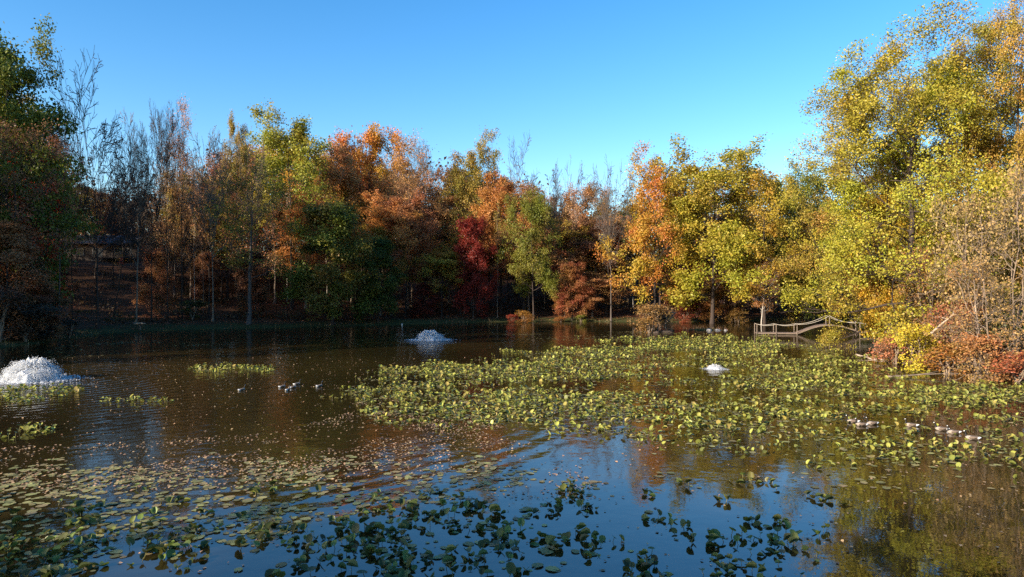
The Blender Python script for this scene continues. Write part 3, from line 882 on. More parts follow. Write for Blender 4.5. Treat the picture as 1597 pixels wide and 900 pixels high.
def lilies():
    rng = np.random.RandomState(7)
    # --- the standing leaves of the big bed and the strips, too many to count
    x, y = scatter(rng, 190000, 17.5, 76, 1.0)
    k = rng.rand(len(x)) < bed_density(x, y) * np.interp(y, [18, 30, 70], [.85, .8, .5]); x, y = x[k], y[k]
    k = shore_dist(x, y) < -.3; x, y = x[k], y[k]
    n = len(x)
    far = np.interp(y, [20, 60], [1, 1.3])
    up = rng.rand(n) < .6
    tilt = np.where(up, rng.uniform(.15, 1.25, n), rng.uniform(0, .12, n))
    lift = np.where(up, .02 + .17 * rng.rand(n) ** 1.6, .012)
    base = np.column_stack([x, y, np.zeros(n)])
    V, tri, tn, lm, top = lily_leaves(base, rng.uniform(.09, .19, n) * far, tilt, rng.uniform(0, 6.28, n), rng.uniform(.0, 1.1, n), rng, None, rng.rand(n) ** 2.2 * 1.8, rng.rand(n), lift)
    o = link('lily_bed', raw_mesh('lily_bed', V, [tri], [M['pad']], {'tone': tn, 'lum': lm}))
    tag(o, 'bright yellow green bed of standing pond lily leaves', 'pond lilies', None, 'stuff')
    b2 = base[up].copy(); b2[:, 2] = -.1
    st = [(np.array([a, b]), np.array([.007, .006]), 3) for a, b in zip(b2, top[up])]
    s = link('lily_stalks', tube_mesh('lily_stalks', st, M['pad_flat'])); s.parent = o; s['kind'] = 'stuff'
    # --- flat pads lying in mats: bed underlayer, far mats, left foreground
    x, y = scatter(rng, 330000, 12, 100, 1.0)
    u, v = px_of(x, y)
    nz = noise2(x * .9, y * .6, 71, 4, .12); nb = noise2(x, y, 73, 3, .5)
    d = np.where(inside(BED, u, v), bed_density(x, y) * .8, 0)
    d = np.maximum(d, in_any(FARMAT, u, v) * np.clip(.2 + .7 * nz, 0, 1) * .35)
    d = d * .7
    d = np.maximum(d, inside(FLAT, u + 30 * nb, v + 10 * nb) * np.clip(.9 + 1.0 * nz + .5 * nb, 0, 1) * np.interp(y, [12, 16, 20], [1.0, 1.25, 1.2]))
    d = np.maximum(d, (v > 745) * (u < 1320) * np.clip(.0 + .9 * nz, 0, 1) * .35)
    d = np.maximum(d, (v > 700) * (v < 800) * (u > 1000) * np.clip(.2 + .8 * nz, 0, 1) * .4)
    k = rng.rand(len(x)) < d * .95; x, y = x[k], y[k]
    k = shore_dist(x, y) < -.3; x, y = x[k], y[k]
    n = len(x)
    z = rng.uniform(.004, .016, n)
    sz = .08 + .16 * rng.rand(n) ** 1.4; az = rng.uniform(0, 6.28, n); tilt = rng.normal(0, .035, n); curl = rng.uniform(-.05, .12, n)
    tone, lum = rng.rand(n), rng.rand(n)
    # the 280 nearest of them are objects of their own
    u, v = px_of(x, y)
    score = np.where((u > -10) & (u < 1610) & (v < 905), sz / y, 0)
    order = np.argsort(-score); one = order[:280]; rest = order[280:]
    base = np.column_stack([x, y, z])
    V, tri, tn, lm, _ = lily_leaves(base[rest], sz[rest], tilt[rest], az[rest], curl[rest], rng, None, tone[rest], lum[rest], np.zeros(len(rest)))
    o = link('lily_mat', raw_mesh('lily_mat', V, [tri], [M['pad_flat']], {'tone': tn, 'lum': lm}))
    tag(o, 'mat of flat olive lily pads lying on the water', 'lily pads', None, 'stuff')
    pads = []
    for i in range(10):
        r = np.random.RandomState(500 + i)
        a = (np.zeros((1, 3)), np.ones(1), np.zeros(1), np.zeros(1), np.array([r.uniform(-.05, .14)]), r, None, np.array([r.rand()]), np.array([r.rand()]), np.zeros(1))
        pads.append(leaf_sheet('lily_pad', a, M['pad_flat']))
    for i in one:
        o = link('lily_pad', pads[rng.randint(10)], None, (x[i], y[i], z[i])); o.scale = (sz[i] * 1.05,) * 3
        o.rotation_euler = (0, 0, az[i])
        pu = px_of(x[i], y[i])[0]
        side = 'shaded left foreground' if pu < 420 else 'blue water of the middle foreground' if pu < 900 else 'blue water of the right foreground'
        tag(o, 'flat floating lily pad in the ' + side, 'lily pad', 'flat lily pads in the ' + side)
    # --- upright dark leaved plants of the foreground, each a thing
    x, y = scatter(rng, 2600, 11.6, 19, .5)
    k = rng.rand(len(x)) < dark_density(x, y); x, y = x[k], y[k]
    u, v = px_of(x, y); order = np.argsort(-rng.rand(len(u)) * ((u > -15) & (u < 1330) & (v < 915)))[:290]
    x, y = x[order], y[order]
    plants = []
    for i in range(14):
        r = np.random.RandomState(700 + i)
        m = r.randint(2, 6)
        base = np.column_stack([r.normal(0, .2, m), r.normal(0, .17, m), np.full(m, -.02)])
        lift = .02 + .15 * r.rand(m) ** 1.5; tilt = r.uniform(-.2, 1.25, m)
        V, tri, tn, lm, top = lily_leaves(base, r.uniform(.13, .25, m), tilt, r.uniform(0, 6.28, m), r.uniform(.0, 1.2, m), r, None, r.rand(m) ** 2 * 1.6, r.rand(m), lift)
        b = base.copy(); b[:, 2] = -.15
        hub = np.array([0, 0, -.17])
        tv, tq = tubes([(np.array([hub, p * .5 + hub * .5, p]), np.array([.012, .011, .01]), 4) for p in b] + [(np.array([p, (p + q) / 2 + r.normal(0, .01, 3), q]), np.array([.009, .008, .007]), 4) for p, q in zip(b, top)])
        nt_, nq = len(tri), len(tq)
        ml = raw_mesh('lily_plant', np.concatenate([V, tv]), [tri, tq + len(V)], [M['pad_dark'], M['pad_flat']], {'tone': np.concatenate([tn, np.full(nq, .3)]), 'lum': np.concatenate([lm, np.full(nq, .4)])},
                      mat_idx=[0] * nt_ + [1] * nq)
        plants.append((ml, m))
    for i in range(len(x)):
        ml, m = plants[rng.randint(14)]
        pu, pv = px_of(x[i], y[i])
        where = 'near the bottom left corner' if pu < 300 else 'in the thick clumps of the bottom middle' if pu < 760 else 'scattered over the blue water' if pu < 1040 else 'at the right end of the dark clumps'
        cnt = {2: 'two', 3: 'three', 4: 'four', 5: 'five'}[m]
        o = link('lily_plant', ml, None, (x[i], y[i], 0)); o.rotation_euler[2] = rng.uniform(0, 6.28)
        tag(o, 'dark upright lily plant of %s cupped leaves %s' % (cnt, where), 'lily plant', '%s leaved lily plants %s' % (cnt, where))
        s = rng.uniform(.5, .9); o.scale = (s, s, s)
    # --- fallen leaves afloat
    x, y = scatter(rng, 190000, 12, 50, .6)
    u, v = px_of(x, y)
    d = inside(LITTERA, u, v) * np.clip(.30 + .5 * noise2(x, y, 81, 4, .15), .04, 1)
    d = np.maximum(d, in_any(PINKMAT, u, v) * np.clip(.55 + .9 * noise2(x, y * .7, 83, 4, .2), 0, 1))
    d = np.maximum(d, .035)
    k = rng.rand(len(x)) < d * .95; x, y = x[k], y[k]
    n = len(x)
    P = np.column_stack([x, y, rng.uniform(.006, .022, n)])
    nr = np.column_stack([rng.normal(0, .18, (n, 2)), np.ones(n)])
    me = leaf_mesh('floating_leaves', P, nr, rng.uniform(.04, .10, n), rng.rand(n), rng.rand(n), M['litter'], rng, .38)
    tag(link('floating_leaves', me), 'scatter of fallen pink brown leaves floating on the water', 'leaves', None, 'stuff')


lilies()


# ------------------------------------------------------------------ fountains
def fountain(x, y, width, height, label, seed, grp='aerating fountains', nj=90, nd=22000):
    r = np.random.RandomState(seed)
    root = thing('fountain', (x, y, 0), label, 'fountain', grp)
    R = width / 2
    paths, P, S = [], [], []
    # a boiling lumpy heart of white water, jets that break out of it, and drops round both
    na, nr_ = 72, 30
    th = np.linspace(0, 2 * PI, na, endpoint=False); fr = np.linspace(0, 1, nr_)
    TH, FR = np.meshgrid(th, fr, indexing='ij')
    lump = 1 + .10 * np.sin(TH * 5 + 1.3) + .07 * np.sin(TH * 11 + seed)
    rad = R * .93 * FR * lump
    hz = height * .62 * (1 - FR ** 3.5) * (1 + .12 * np.sin(TH * 7 + FR * 5 + seed)) * (.86 + .14 * np.cos(FR * 9))
    X, Y = rad * np.cos(TH), rad * np.sin(TH)
    amp = .24 * height * (1 - .7 * FR)
    hz = hz + amp * (noise2(X / R * 6, Y / R * 6, seed + 3, 4, .5)) + amp * .12 * r.normal(0, 1, X.shape)
    X = X + r.normal(0, .018, X.shape) * R; Y = Y + r.normal(0, .018, X.shape) * R
    hz = np.maximum(hz, 0.0); hz[:, -1] = -.02
    cv = np.stack([X, Y, hz], -1).reshape(-1, 3)
    idx = np.arange(na * nr_).reshape(na, nr_); nx = np.roll(idx, -1, 0)
    cf = np.stack([idx[:, :-1], idx[:, 1:], nx[:, 1:], nx[:, :-1]], -1).reshape(-1, 4)
    link('core', raw_mesh('core', cv, [cf], [M['foam']], smooth=False), root)
    for i in range(nj):
        az = r.rand() * 6.28; reach = R * r.uniform(.3, 1.0); h = height * r.uniform(.85, 1.22) * (1 - .3 * (reach / R) ** 4)
        t = np.linspace(.15, .15 + r.uniform(.3, .8), 6)
        rr = R * .10 + reach * t
        z = 4 * h * t * (1 - t)
        pts = np.column_stack([rr * np.cos(az), rr * np.sin(az), np.maximum(z, .01)]) + r.normal(0, .012, (6, 3)) * R
        paths.append((pts, np.array([.02, .035, .04, .035, .025, .008]) * width / 3 * r.uniform(.4, 1.2), 4))
    npl = 64
    pa, pr = r.rand(npl) * 6.28, R * .88 * np.sqrt(r.rand(npl))
    ph = height * r.uniform(.62, 1.16, npl) * (1 - (pr / R) ** 3 * .75)
    k = r.randint(0, npl, nd); t = r.rand(nd) ** .8
    spread = R * (.10 + .10 * (1 - t))
    P = np.column_stack([pr[k] * np.cos(pa[k]) + r.normal(0, 1, nd) * spread, pr[k] * np.sin(pa[k]) + r.normal(0, 1, nd) * spread, ph[k] * t * (1 + np.abs(r.normal(0, .05, nd)))])
    s = r.uniform(.005, .019, nd) * (width / 3.2)
    v, q = tubes(paths)
    oct_ = np.array([(1, 0, 0), (-1, 0, 0), (0, 1, 0), (0, -1, 0), (0, 0, 1.7), (0, 0, -1.7)])
    dv = (P[:, None] + oct_[None] * s[:, None, None]).reshape(-1, 3)
    tri = np.array([(0, 2, 4), (2, 1, 4), (1, 3, 4), (3, 0, 4), (2, 0, 5), (1, 2, 5), (3, 1, 5), (0, 3, 5)])
    df = (tri[None] + np.arange(nd)[:, None, None] * 6).reshape(-1, 3)
    link('spray', raw_mesh('spray', np.concatenate([v, dv]), [q, df + len(v)], [M['foam']], smooth=False), root)
    # foam: churned white fringe and drifting flecks on the water
    nf = 1700
    rr = R * (.85 + np.abs(r.normal(0, .42, nf))); az = r.rand(nf) * 6.28
    k = r.rand(nf) < np.clip(1.2 - .45 * np.abs(np.sin(az * 2 + rr * 2)), 0, 1); rr, az = rr[k], az[k]; nf = len(rr)
    P = np.column_stack([rr * np.cos(az) * 1.15, rr * np.sin(az), r.uniform(.008, .03, nf)])
    nr = np.column_stack([r.normal(0, .25, (nf, 2)), np.ones(nf)])
    me = leaf_mesh('foam', P, nr, r.uniform(.05, .16, nf) * (width / 3.2) * np.clip(1.7 - rr / R * .5, .3, 1), r.rand(nf), r.rand(nf), M['foam'], r, .4)
    link('foam', me, root)


fountain(*FOUNT[0][:2], 2.8, 1.02, 'white fountain foaming in the sun near the left edge', 1)
fountain(*FOUNT[1][:2], 2.5, .82, 'bluish white fountain in the shade at mid pond', 2)
fountain(*FOUNT[2][:2], .95, .27, 'small white fountain bubbling among the lily leaves', 3, nj=30, nd=5000)


# ------------------------------------------------------------------ geese
def goose_mesh(seed):
    """one sweep from tail to bill along the bird's spine; x forward"""
    r = random.Random(seed)
    neck = r.uniform(-.02, .05)
    st = [  # x, z, half width, half height, material (0 body 1 pale 2 white 3 black)
        (-.50, .17, .012, .010, 3), (-.46, .165, .045, .018, 3), (-.40, .155, .08, .05, 2), (-.34, .14, .115, .085, 2), (-.26, .125, .145, .105, 2), (-.12, .12, .17, .125, 0),
        (.04, .12, .178, .135, 0), (.16, .13, .16, .13, 1), (.25, .16, .12, .11, 1), (.30, .215, .075, .075, 1), (.315, .27, .05, .052, 3), (.315 + neck * .4, .35, .036, .038, 3),
        (.31 + neck * .8, .43, .033, .035, 3), (.325 + neck, .485, .038, .040, 3), (.355 + neck, .510, .044, .043, 3), (.395 + neck, .512, .040, .036, 2), (.43 + neck, .504, .026, .022, 3), (.475 + neck, .495, .014, .009, 3), (.49 + neck, .493, .004, .004, 3)]
    s = 10
    P = np.array([(a, 0, b) for a, b, *_ in st]); Tn = unit(np.gradient(P, axis=0))
    V, Fc, Mi = [], [], []
    for i, (a, b, w, h, m) in enumerate(st):
        up = unit(np.cross(Tn[i], np.array([0, 1., 0])));  up = up if up[2] > 0 or abs(Tn[i][2]) > .8 else -up
        if i and np.dot(up, prev) < 0: up = -up
        prev = up
        for k in range(s):
            t = k / s * 2 * PI
            p = P[i] + np.array([0, 1., 0]) * math.cos(t) * w + up * math.sin(t) * h
            V.append(p)
    for i in range(len(st) - 1):
        for k in range(s):
            Fc.append((i * s + k, i * s + (k + 1) % s, (i + 1) * s + (k + 1) % s, (i + 1) * s + k)); 
            m = st[i + 1][4]
            if m == 0 and 5 <= k <= 9 and i < 4: m = 2                 # white under the tail
            if i == 14 and 1 <= k <= 3: m = 3                          # black cap over the white chin strap
            Mi.append(m)
    Fc += [tuple(range(s))[::-1], tuple(range(len(V) - s, len(V)))]; Mi += [3, 3]
    me = bpy.data.meshes.new('goose'); me.from_pydata([tuple(map(float, v)) for v in V], [], Fc)
    for m in ('goose_body', 'goose_pale', 'goose_white', 'goose_black'): me.materials.append(M[m])
    me.polygons.foreach_set('material_index', Mi); me.polygons.foreach_set('use_smooth', [True] * len(Fc)); me.update()
    return me


def wing_mesh(sgn):
    m = MB()
    xs = [(-.36, .03, .205, .02), (-.28, .085, .20, .035), (-.2, .14, .17, .07), (-.04, .168, .165, .095), (.1, .16, .16, .085), (.2, .12, .155, .04)]
    vs, fs = [], []
    for x, w, z, h in xs:
        vs += [(x, sgn * (w + .012), z - h), (x, sgn * (w + .030), z), (x, sgn * (w * .75 + .012), z + h * .75), (x, sgn * w * .3, z + h * .98), (x, sgn * w * .5, z - h * .3)]
    for i in range(len(xs) - 1):
        for k in range(5): fs.append((i * 5 + k, i * 5 + (k + 1) % 5, (i + 1) * 5 + (k + 1) % 5, (i + 1) * 5 + k))
    fs += [(0, 1, 2, 3, 4), tuple(25 + k for k in (4, 3, 2, 1, 0))]
    m.add(vs, fs)
    me = bpy.data.meshes.new('wing'); me.from_pydata(m.v, [], m.f); me.materials.append(M['goose_body'])
    me.polygons.foreach_set('use_smooth', [True] * len(m.f)); me.update()
    return me


GM = [goose_mesh(i) for i in range(4)]; WM = [wing_mesh(1), wing_mesh(-1)]
GEESE = [  # px, py of the waterline, heading (0 = right, 90 = away), label, scale
    (377, 609, 62, 'goose swimming away alone, farthest left of the flock near the left fountain'), (440, 604, 55, 'goose swimming away at the left of the tight group of four'),
    (449, 609, 80, 'nearest goose of the tight group of four, white rump towards the viewer'), (457, 605, 48, 'goose in the middle of the tight group of four'),
    (463, 600, 50, 'rearmost goose at the right of the tight group of four'), (498, 603, 58, 'goose alone between the tight group and the lily bed'),
    (1330, 659, 172, 'leading goose at the left of the line among the lilies on the right'), (1343, 664, 176, 'second goose of the line, nearest of its leading trio'),
    (1360, 662, 184, 'third goose of the line, rearmost of its leading trio'), (1421, 665, 165, 'goose alone in the middle of the line half hidden by leaves'),
    (1468, 671, 165, 'goose leading the last three of the line'), (1487, 676, 172, 'goose tucked close behind in the last three of the line'), (1516, 685, 160, 'last goose at the right end of the line')]
for i, (px, py, hd, lab) in enumerate(GEESE):
    D = DW(py); o = link('goose', GM[i % 4], None, (WX(px, D), D, -.02)); o.rotation_euler = (0, 0, math.radians(hd))
    s = .56 if i > 5 else .52
    o.scale = (s, s, s)
    tag(o, lab, 'goose', 'geese at the left' if i < 6 else 'geese in a line at the right')
    for w in WM: link('wing', w, o)


# ------------------------------------------------------------------ rope bridge
def bridge():
    D = 75.0
    root = thing('rope_bridge', (WX(1178, D), D, 0), 'wooden footbridge with an arch and sagging pale rope rails', 'bridge', None, math.radians(-9))
    sc = 1 / math.cos(math.radians(9))
    def deckz(s): return .20 if s < 4.2 else .20 + .95 * math.sin((s - 4.2) / 3.3 * PI / 2) ** 1.1 if s < 7.5 else .42 + .73 * math.cos((s - 7.5) / 3.1 * PI / 2) if s < 10.6 else .42
    def plank_run(s0, s1, name):
        m = MB(); s = s0
        while s < s1 - .05:
            e = min(s + .19, s1)
            za, zb = deckz(s), deckz(e)
            m.add([(s, -.6, za - .05), (e, -.6, zb - .05), (e, .6, zb - .05), (s, .6, za - .05), (s, -.6, za), (e, -.6, zb), (e, .6, zb), (s, .6, za)],
                  [(0, 3, 2, 1), (4, 5, 6, 7), (0, 1, 5, 4), (1, 2, 6, 5), (2, 3, 7, 6), (3, 0, 4, 7)])
            s = e + .012
        return m.build(name, M['deck'], root)
    plank_run(0, 4.2, 'flat_deck'); plank_run(4.212, 10.6, 'arched_deck'); plank_run(10.612, 15.5, 'far_deck')
    for y in (-.56, .56):
        m = MB()
        ss = np.linspace(0, 15.5, 60)
        for a, b in zip(ss[:-1], ss[1:]):
            za, zb = deckz(a) - .055, deckz(b) - .055
            h = .09
            m.add([(a, y - .04, za - h), (b, y - .04, zb - h), (b, y + .04, zb - h), (a, y + .04, za - h), (a, y - .04, za), (b, y - .04, zb), (b, y + .04, zb), (a, y + .04, za)],
                  [(0, 3, 2, 1), (4, 5, 6, 7), (0, 1, 5, 4), (2, 3, 7, 6)])
        m.build('beam', M['wood'], root)
    posts = [.05, 2.05, 4.2, 7.5, 10.55, 12.4, 15.2]
    for y in (-.66, .66):
        for s in posts:
            m = MB(); z = deckz(s)
            low = -.8 if s != 7.5 else z - .25
            m.tube([(s, y, low), (s, y, z + .5), (s, y, z + .98)], [.052, .048, .044], 8)
            m.build('post', M['wood'], root)
        for a, b in zip(posts[:-1], posts[1:]):
            t = np.linspace(0, 1, 11)
            sag = .16 + .12 * (abs(deckz(a) - deckz(b)) > .3)
            z = (deckz(a) + .93) * (1 - t) + (deckz(b) + .93) * t - sag * 4 * t * (1 - t)
            m = MB(); m.tube(np.column_stack([a + (b - a) * t, np.full(11, y), z]), .026, 6)
            m.build('rope', M['rope'], root, True)


bridge()


# ------------------------------------------------------------------ house on the slope
def house():
    D = 130.0; x0 = WX(96, D); z = gz(WX(160, D), D) - .3
    root = thing('log_house', (x0, D, z), 'dark low house with a grey roof half hidden by trunks on the left slope', 'house')
    L = 14.2
    m = MB(); m.box(0, L, 0, 7, -1.2, 3.6); m.build('wall', M['log'], root)
    m = MB()
    m.add([(-.6, -.9, 3.55), (L + .6, -.9, 3.55), (L + .6, 3.5, 5.3), (-.6, 3.5, 5.3), (-.6, 7.9, 3.55), (L + .6, 7.9, 3.55),
           (-.6, -.9, 3.73), (L + .6, -.9, 3.73), (L + .6, 3.5, 5.48), (-.6, 3.5, 5.48), (-.6, 7.9, 3.73), (L + .6, 7.9, 3.73)],
          [(0, 3, 2, 1), (3, 4, 5, 2), (6, 7, 8, 9), (9, 8, 11, 10), (0, 1, 7, 6), (1, 2, 8, 7), (2, 5, 11, 8), (5, 4, 10, 11), (4, 3, 9, 10), (3, 0, 6, 9)])
    roof = m.build('roof', M['roof'], root)
    m = MB(); m.box(10.2, 11.1, 4, 4.9, 4.6, 7.0); m.box(10.1, 11.2, 3.9, 5.0, 7.003, 7.2); m.build('chimney', M['stone'], roof)
    for wx, wz, ww, wh in ((1.2, 1.5, 1.2, 1.2), (3.0, 1.5, 1.2, 1.2), (6.0, 1.3, 1.7, 1.4), (10.2, 1.7, 1.0, 1.0), (12.2, 1.7, 1.0, 1.0), (5.8, -.6, 1.6, 1.0)):
        m = MB(); m.box(wx, wx + ww, -.012, .05, wz, wz + wh); w = m.build('window', M['glass'], root)
        m = MB(); t = .09
        m.box(wx - t, wx + ww + t, -.06, -.014, wz - t, wz); m.box(wx - t, wx + ww + t, -.06, -.014, wz + wh, wz + wh + t)
        m.box(wx - t, wx, -.06, -.014, wz + .002, wz + wh - .002); m.box(wx + ww, wx + ww + t, -.06, -.014, wz + .002, wz + wh - .002); m.box(wx + ww / 2 - .03, wx + ww / 2 + .03, -.06, -.014, wz + .002, wz + wh - .002)
        m.build('frame', M['trim'], w)
    m = MB(); m.box(8.4, 9.3, -.05, .06, .9, 3.0); d = m.build('door', M['log'], root)
    m = MB(); m.tube([(9.15, -.05, 1.9), (9.15, -.14, 1.9)], .04, 6); m.build('handle', M['roof'], d)
    m = MB(); m.box(7.8, L, -2.4, -.1, .7, .86); m.build('deck', M['log'], root)
    for px in (7.9, 10.0, 12.0, 14.05):
        m = MB(); m.box(px - .07, px + .07, -2.37, -2.23, -1.4, .7); m.box(px - .05, px + .05, -2.35, -2.25, .862, 1.75); m.build('porch_post', M['log'], root)
    m = MB(); m.box(7.82, L - .02, -2.36, -2.24, 1.753, 1.83); m.build('railing', M['log'], root)


house()


# ------------------------------------------------------------------ small things on the banks
def small_things():
    D = 122; x = WX(188, D); r = thing('lawn_chair', (x, D, gz(x, D)), 'small dark red chair on the lawn before the house', 'chair')
    m = MB(); m.box(-.32, .32, -.3, .3, .36, .42); m.build('seat', M['red'], r)
    m = MB(); m.add([(-.32, .24, .423), (.32, .24, .423), (.38, .5, 1.25), (-.38, .5, 1.25), (-.32, .30, .423), (.32, .30, .423), (.38, .56, 1.25), (-.38, .56, 1.25)],
                    [(0, 1, 2, 3), (5, 4, 7, 6), (0, 3, 7, 4), (1, 5, 6, 2), (3, 2, 6, 7), (0, 4, 5, 1)]); m.build('backrest', M['red'], r)
    for s in (-1, 1):
        m = MB(); m.box(s * .40 - .07, s * .40 + .07, -.35, .4, .60, .64); m.build('armrest', M['red'], r)
        for y in (-.3, .28):
            m = MB(); m.box(s * .36 - .035, s * .36 + .035, y - .04, y + .04, -.05, .598); m.build('leg', M['red'], r)
    D = 80.5; x = WX(218, D); r = thing('bird_table', (x, D, gz(x, D)), 'little weathered wooden table on a post at the left shore', 'table')
    m = MB(); m.box(-.55, .55, -.3, .3, .72, .79); m.box(-.55, .55, -.3, -.26, .792, .88); m.build('tabletop', M['driftwood'], r)
    m = MB(); m.tube([(.05, 0, -.3), (.05, 0, .72)], .09, 8); m.build('post', M['wood'], r)
    m = MB(); m.tube([(-.3, 0, .70), (.0, 0, .3)], .035, 6); m.tube([(.42, 0, .70), (.1, 0, .3)], .035, 6); m.build('brace', M['wood'], r)

    def branch(px0, py0, D0, px1, py1, D1, rad, label, name='fallen_branch', mat='driftwood', forks=2, seed=0, grp=None, curve=.12):
        rr = np.random.RandomState(seed)
        a = np.array([WX(px0, D0), D0, WZ(py0, D0)]); b = np.array([WX(px1, D1), D1, WZ(py1, D1)])
        t = np.linspace(0, 1, 9)[:, None]; L = np.linalg.norm(b - a)
        P = a + (b - a) * t + np.cumsum(rr.normal(0, curve * L / 9, (9, 3)), 0) * np.sin(t * PI)
        P[:, 2] = np.maximum(P[:, 2], .01)
        m = MB(); m.tube(P, rad * (1 - .65 * t[:, 0]), 7)
        o = m.build(name, M[mat], None, True); tag(o, label, 'branch', grp)
        for k in range(forks):
            i = 3 + 2 * k; d = unit(b - a) + rr.normal(0, .5, 3); d[2] = abs(d[2]) * .6
            q = [P[i], P[i] + d * L * .14, P[i] + d * L * .24 + rr.normal(0, .02 * L, 3)]
            m = MB(); m.tube(q, [rad * .5, rad * .35, rad * .15], 5); m.build('side_branch', M[mat], o, True)
    branch(66, 524, 67.5, 86, 510, 67, .10, 'pale fallen branch leaning on the shaded left shore', seed=3)
    branch(1335, 553, 49.5, 1392, 562, 46.5, .07, 'long pale curved branch lying on the water below the yellow bough', seed=4, forks=2)
    branch(1392, 563, 46.3, 1360, 546, 50, .05, 'forked grey branch sticking out of the water by the orange pink bush', seed=5)
    branch(1380, 588, 38.6, 1500, 582, 38.2, .06, 'thin dark log floating in front of the right bank bushes', seed=6, curve=.02, mat='wood', forks=1)
    branch(1452, 520, 41, 1498, 465, 42, .07, 'pale bare limb curving up out of the bright yellow bush', seed=7, forks=2, curve=.2)
    branch(1526, 570, 37.6, 1520, 440, 38.5, .06, 'upright pale stem rising through the coral orange bush', seed=8, forks=2)
    branch(1440, 562, 42, 1478, 575, 40, .05, 'knot of pale driftwood twigs at the foot of the bright yellow bush', seed=9, forks=3, curve=.3)
    D = 93; x = WX(627, D); y = D
    r = thing('marker_post', (x, y, min(gz(x, y), 0) - .1), 'small white post in the water left of the blue fountain', 'post')
    m = MB(); m.tube([(0, 0, -.4), (0, 0, .55)], .07, 8); m.build('pole', M['white'], r)
    m = MB(); m.tube([(0, 0, .552), (0, 0, .64), (0, 0, .68)], [.09, .085, .02], 8); m.build('cap', M['white'], r)
    D = 93; x = WX(697, D); y = D
    r = thing('marker_post', (x, y, min(gz(x, y), 0) - .1), 'short pale yellow post on the shore right of the blue fountain', 'post')
    m = MB(); m.tube([(0, 0, -.4), (0, 0, .34)], .11, 8); m.build('pole', M['yellow'], r)
    m = MB(); m.tube([(0, 0, .342), (0, 0, .40), (0, 0, .44)], [.13, .12, .03], 8); m.build('cap', M['yellow'], r)
    # driftwood perch on the islet
    D = 78.0; x = WX(1038, D); z = max(gz(x, D), 0)
    r = thing('driftwood_perch', (x, D, z), 'rustic perch of crooked posts and a crossbar on the islet', 'perch')
    m = MB(); m.box(-1.15, .75, -.5, .5, -.3, .22); m.build('base', M['log'], r)
    for px, top, wob in ((-.95, 2.35, .10), (.05, 2.2, -.08)):
        m = MB(); m.tube([(px, 0, .1), (px + wob, .05, .8), (px - wob, 0, 1.5), (px + wob * .5, 0, top)], [.10, .08, .07, .06], 7); m.build('post', M['wood'], r, True)
    m = MB(); m.tube([(-1.5, 0, 2.45), (-.6, .03, 2.40), (.3, 0, 2.28), (1.2, 0, 2.22)], [.06, .09, .09, .06], 7); m.build('crossbar', M['wood'], r, True)
    m = MB(); m.tube([(.1, 0, 1.0), (.5, 0, 1.5), (1.1, .05, 2.2)], [.08, .07, .05], 6); m.build('brace', M['wood'], r, True)

    def rock(px, D, w, h, label, mat, seed):
        rr = np.random.RandomState(seed); m = MB()
        import bmesh
        bm = bmesh.new(); bmesh.ops.create_icosphere(bm, subdivisions=3, radius=1)
        ph = rr.rand(6) * 6
        for v in bm.verts:
            k = 1 + .13 * math.sin(3 * v.co.x + ph[0]) + .12 * math.sin(4 * v.co.y + ph[1]) + .1 * math.sin(5 * v.co.z + ph[2]) + .05 * math.sin(9 * v.co.x + 7 * v.co.y + ph[3])
            v.co = (v.co.x * w * k, v.co.y * w * .8 * k, max(v.co.z, -.5) * h * k)
        me = bpy.data.meshes.new('rock'); bm.to_mesh(me); bm.free(); me.materials.append(M[mat])
        x = WX(px, D); o = link('rock', me, None, (x, D, max(gz(x, D), -.05))); tag(o, label, 'rock', 'rocks on the marshy spit')
    rock(1106, 81, .34, .34, 'rounded grey rock at the left of the marshy spit', 'stone', 1)
    rock(1120, 81.4, .42, .16, 'low pale rock slab between two others on the marshy spit', 'trim', 2)
    rock(1132, 81.2, .22, .22, 'smallest pale rock on the marshy spit towards the bridge', 'trim', 3)
    rock(1023, 76.6, .3, .3, 'dark rock at the foot of the driftwood perch', 'log', 4)


small_things()

# ------------------------------------------------------------------ camera, sun, sky
cam = bpy.data.cameras.new('camera'); co = bpy.data.objects.new('camera', cam); C.objects.link(co)
co.location = (0, 0, CAMZ); co.rotation_euler = (PI / 2, 0, 0)
cam.sensor_width = 36; cam.lens = 36 * F / 1597; cam.clip_end = 4000
bpy.context.scene.camera = co

EL = math.radians(19.0)
tx, ty = .80, .60                                          # the way the sunlight travels over the ground
AZ = math.atan2(-tx, -ty)                                  # compass angle of the sun, from +Y towards +X
sun = bpy.data.lights.new('sun', 'SUN'); sun.energy = 5.0; sun.angle = math.radians(.5); sun.color = (1, .86, .68)
so = bpy.data.objects.new('sun', sun); C.objects.link(so)
from mathutils import Vector
so.rotation_euler = Vector((tx * math.cos(EL), ty * math.cos(EL), -math.sin(EL))).to_track_quat('-Z', 'Y').to_euler()

world = bpy.data.worlds.new('World'); bpy.context.scene.world = world; world.use_nodes = True
nt = world.node_tree; bg = nt.nodes['Background']
sky = nt.nodes.new('ShaderNodeTexSky'); sky.sky_type = 'NISHITA'; sky.sun_disc = False
sky.sun_elevation = EL; sky.sun_rotation = AZ; sky.altitude = 100; sky.air_density = 1.0; sky.dust_density = .6; sky.ozone_density = 2.0
hsv = nt.nodes.new('ShaderNodeHueSaturation'); hsv.inputs['Saturation'].default_value = 1.38; hsv.inputs['Hue'].default_value = .502
nt.links.new(sky.outputs[0], hsv.inputs['Color']); nt.links.new(hsv.outputs[0], bg.inputs[0]); bg.inputs[1].default_value = .117

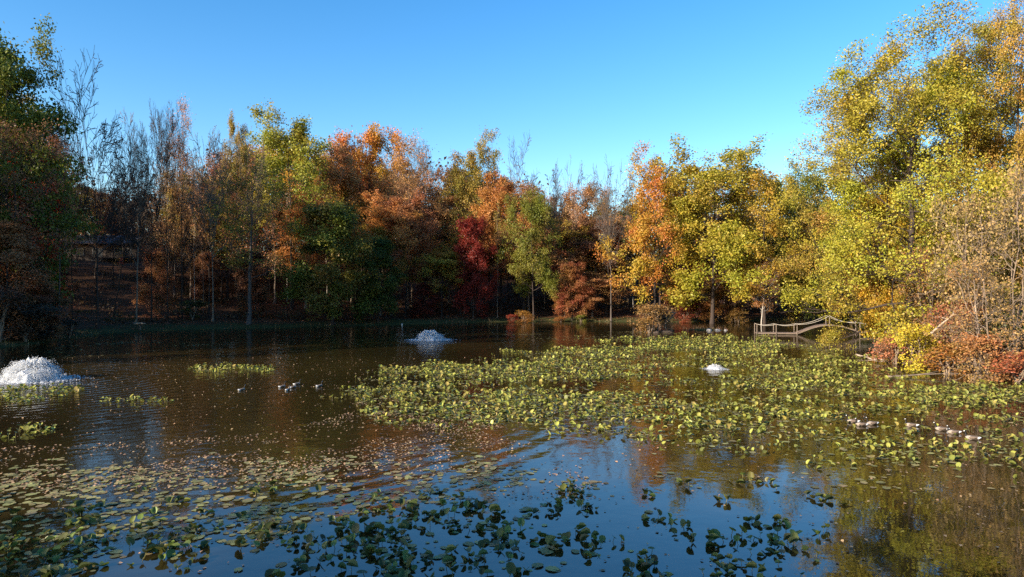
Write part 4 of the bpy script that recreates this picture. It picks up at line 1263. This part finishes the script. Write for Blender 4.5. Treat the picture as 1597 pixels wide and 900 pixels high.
s = bpy.context.scene
s.view_settings.view_transform = 'Standard'; s.view_settings.look = 'None'; s.view_settings.exposure = 1.3; s.view_settings.gamma = 1
s.view_settings.use_curve_mapping = False
s.render.engine = 'CYCLES'
cy = s.cycles
cy.max_bounces = 5; cy.diffuse_bounces = 2; cy.glossy_bounces = 3; cy.transmission_bounces = 2; cy.transparent_max_bounces = 4
cy.caustics_reflective = False; cy.caustics_refractive = False
cy.use_denoising = False
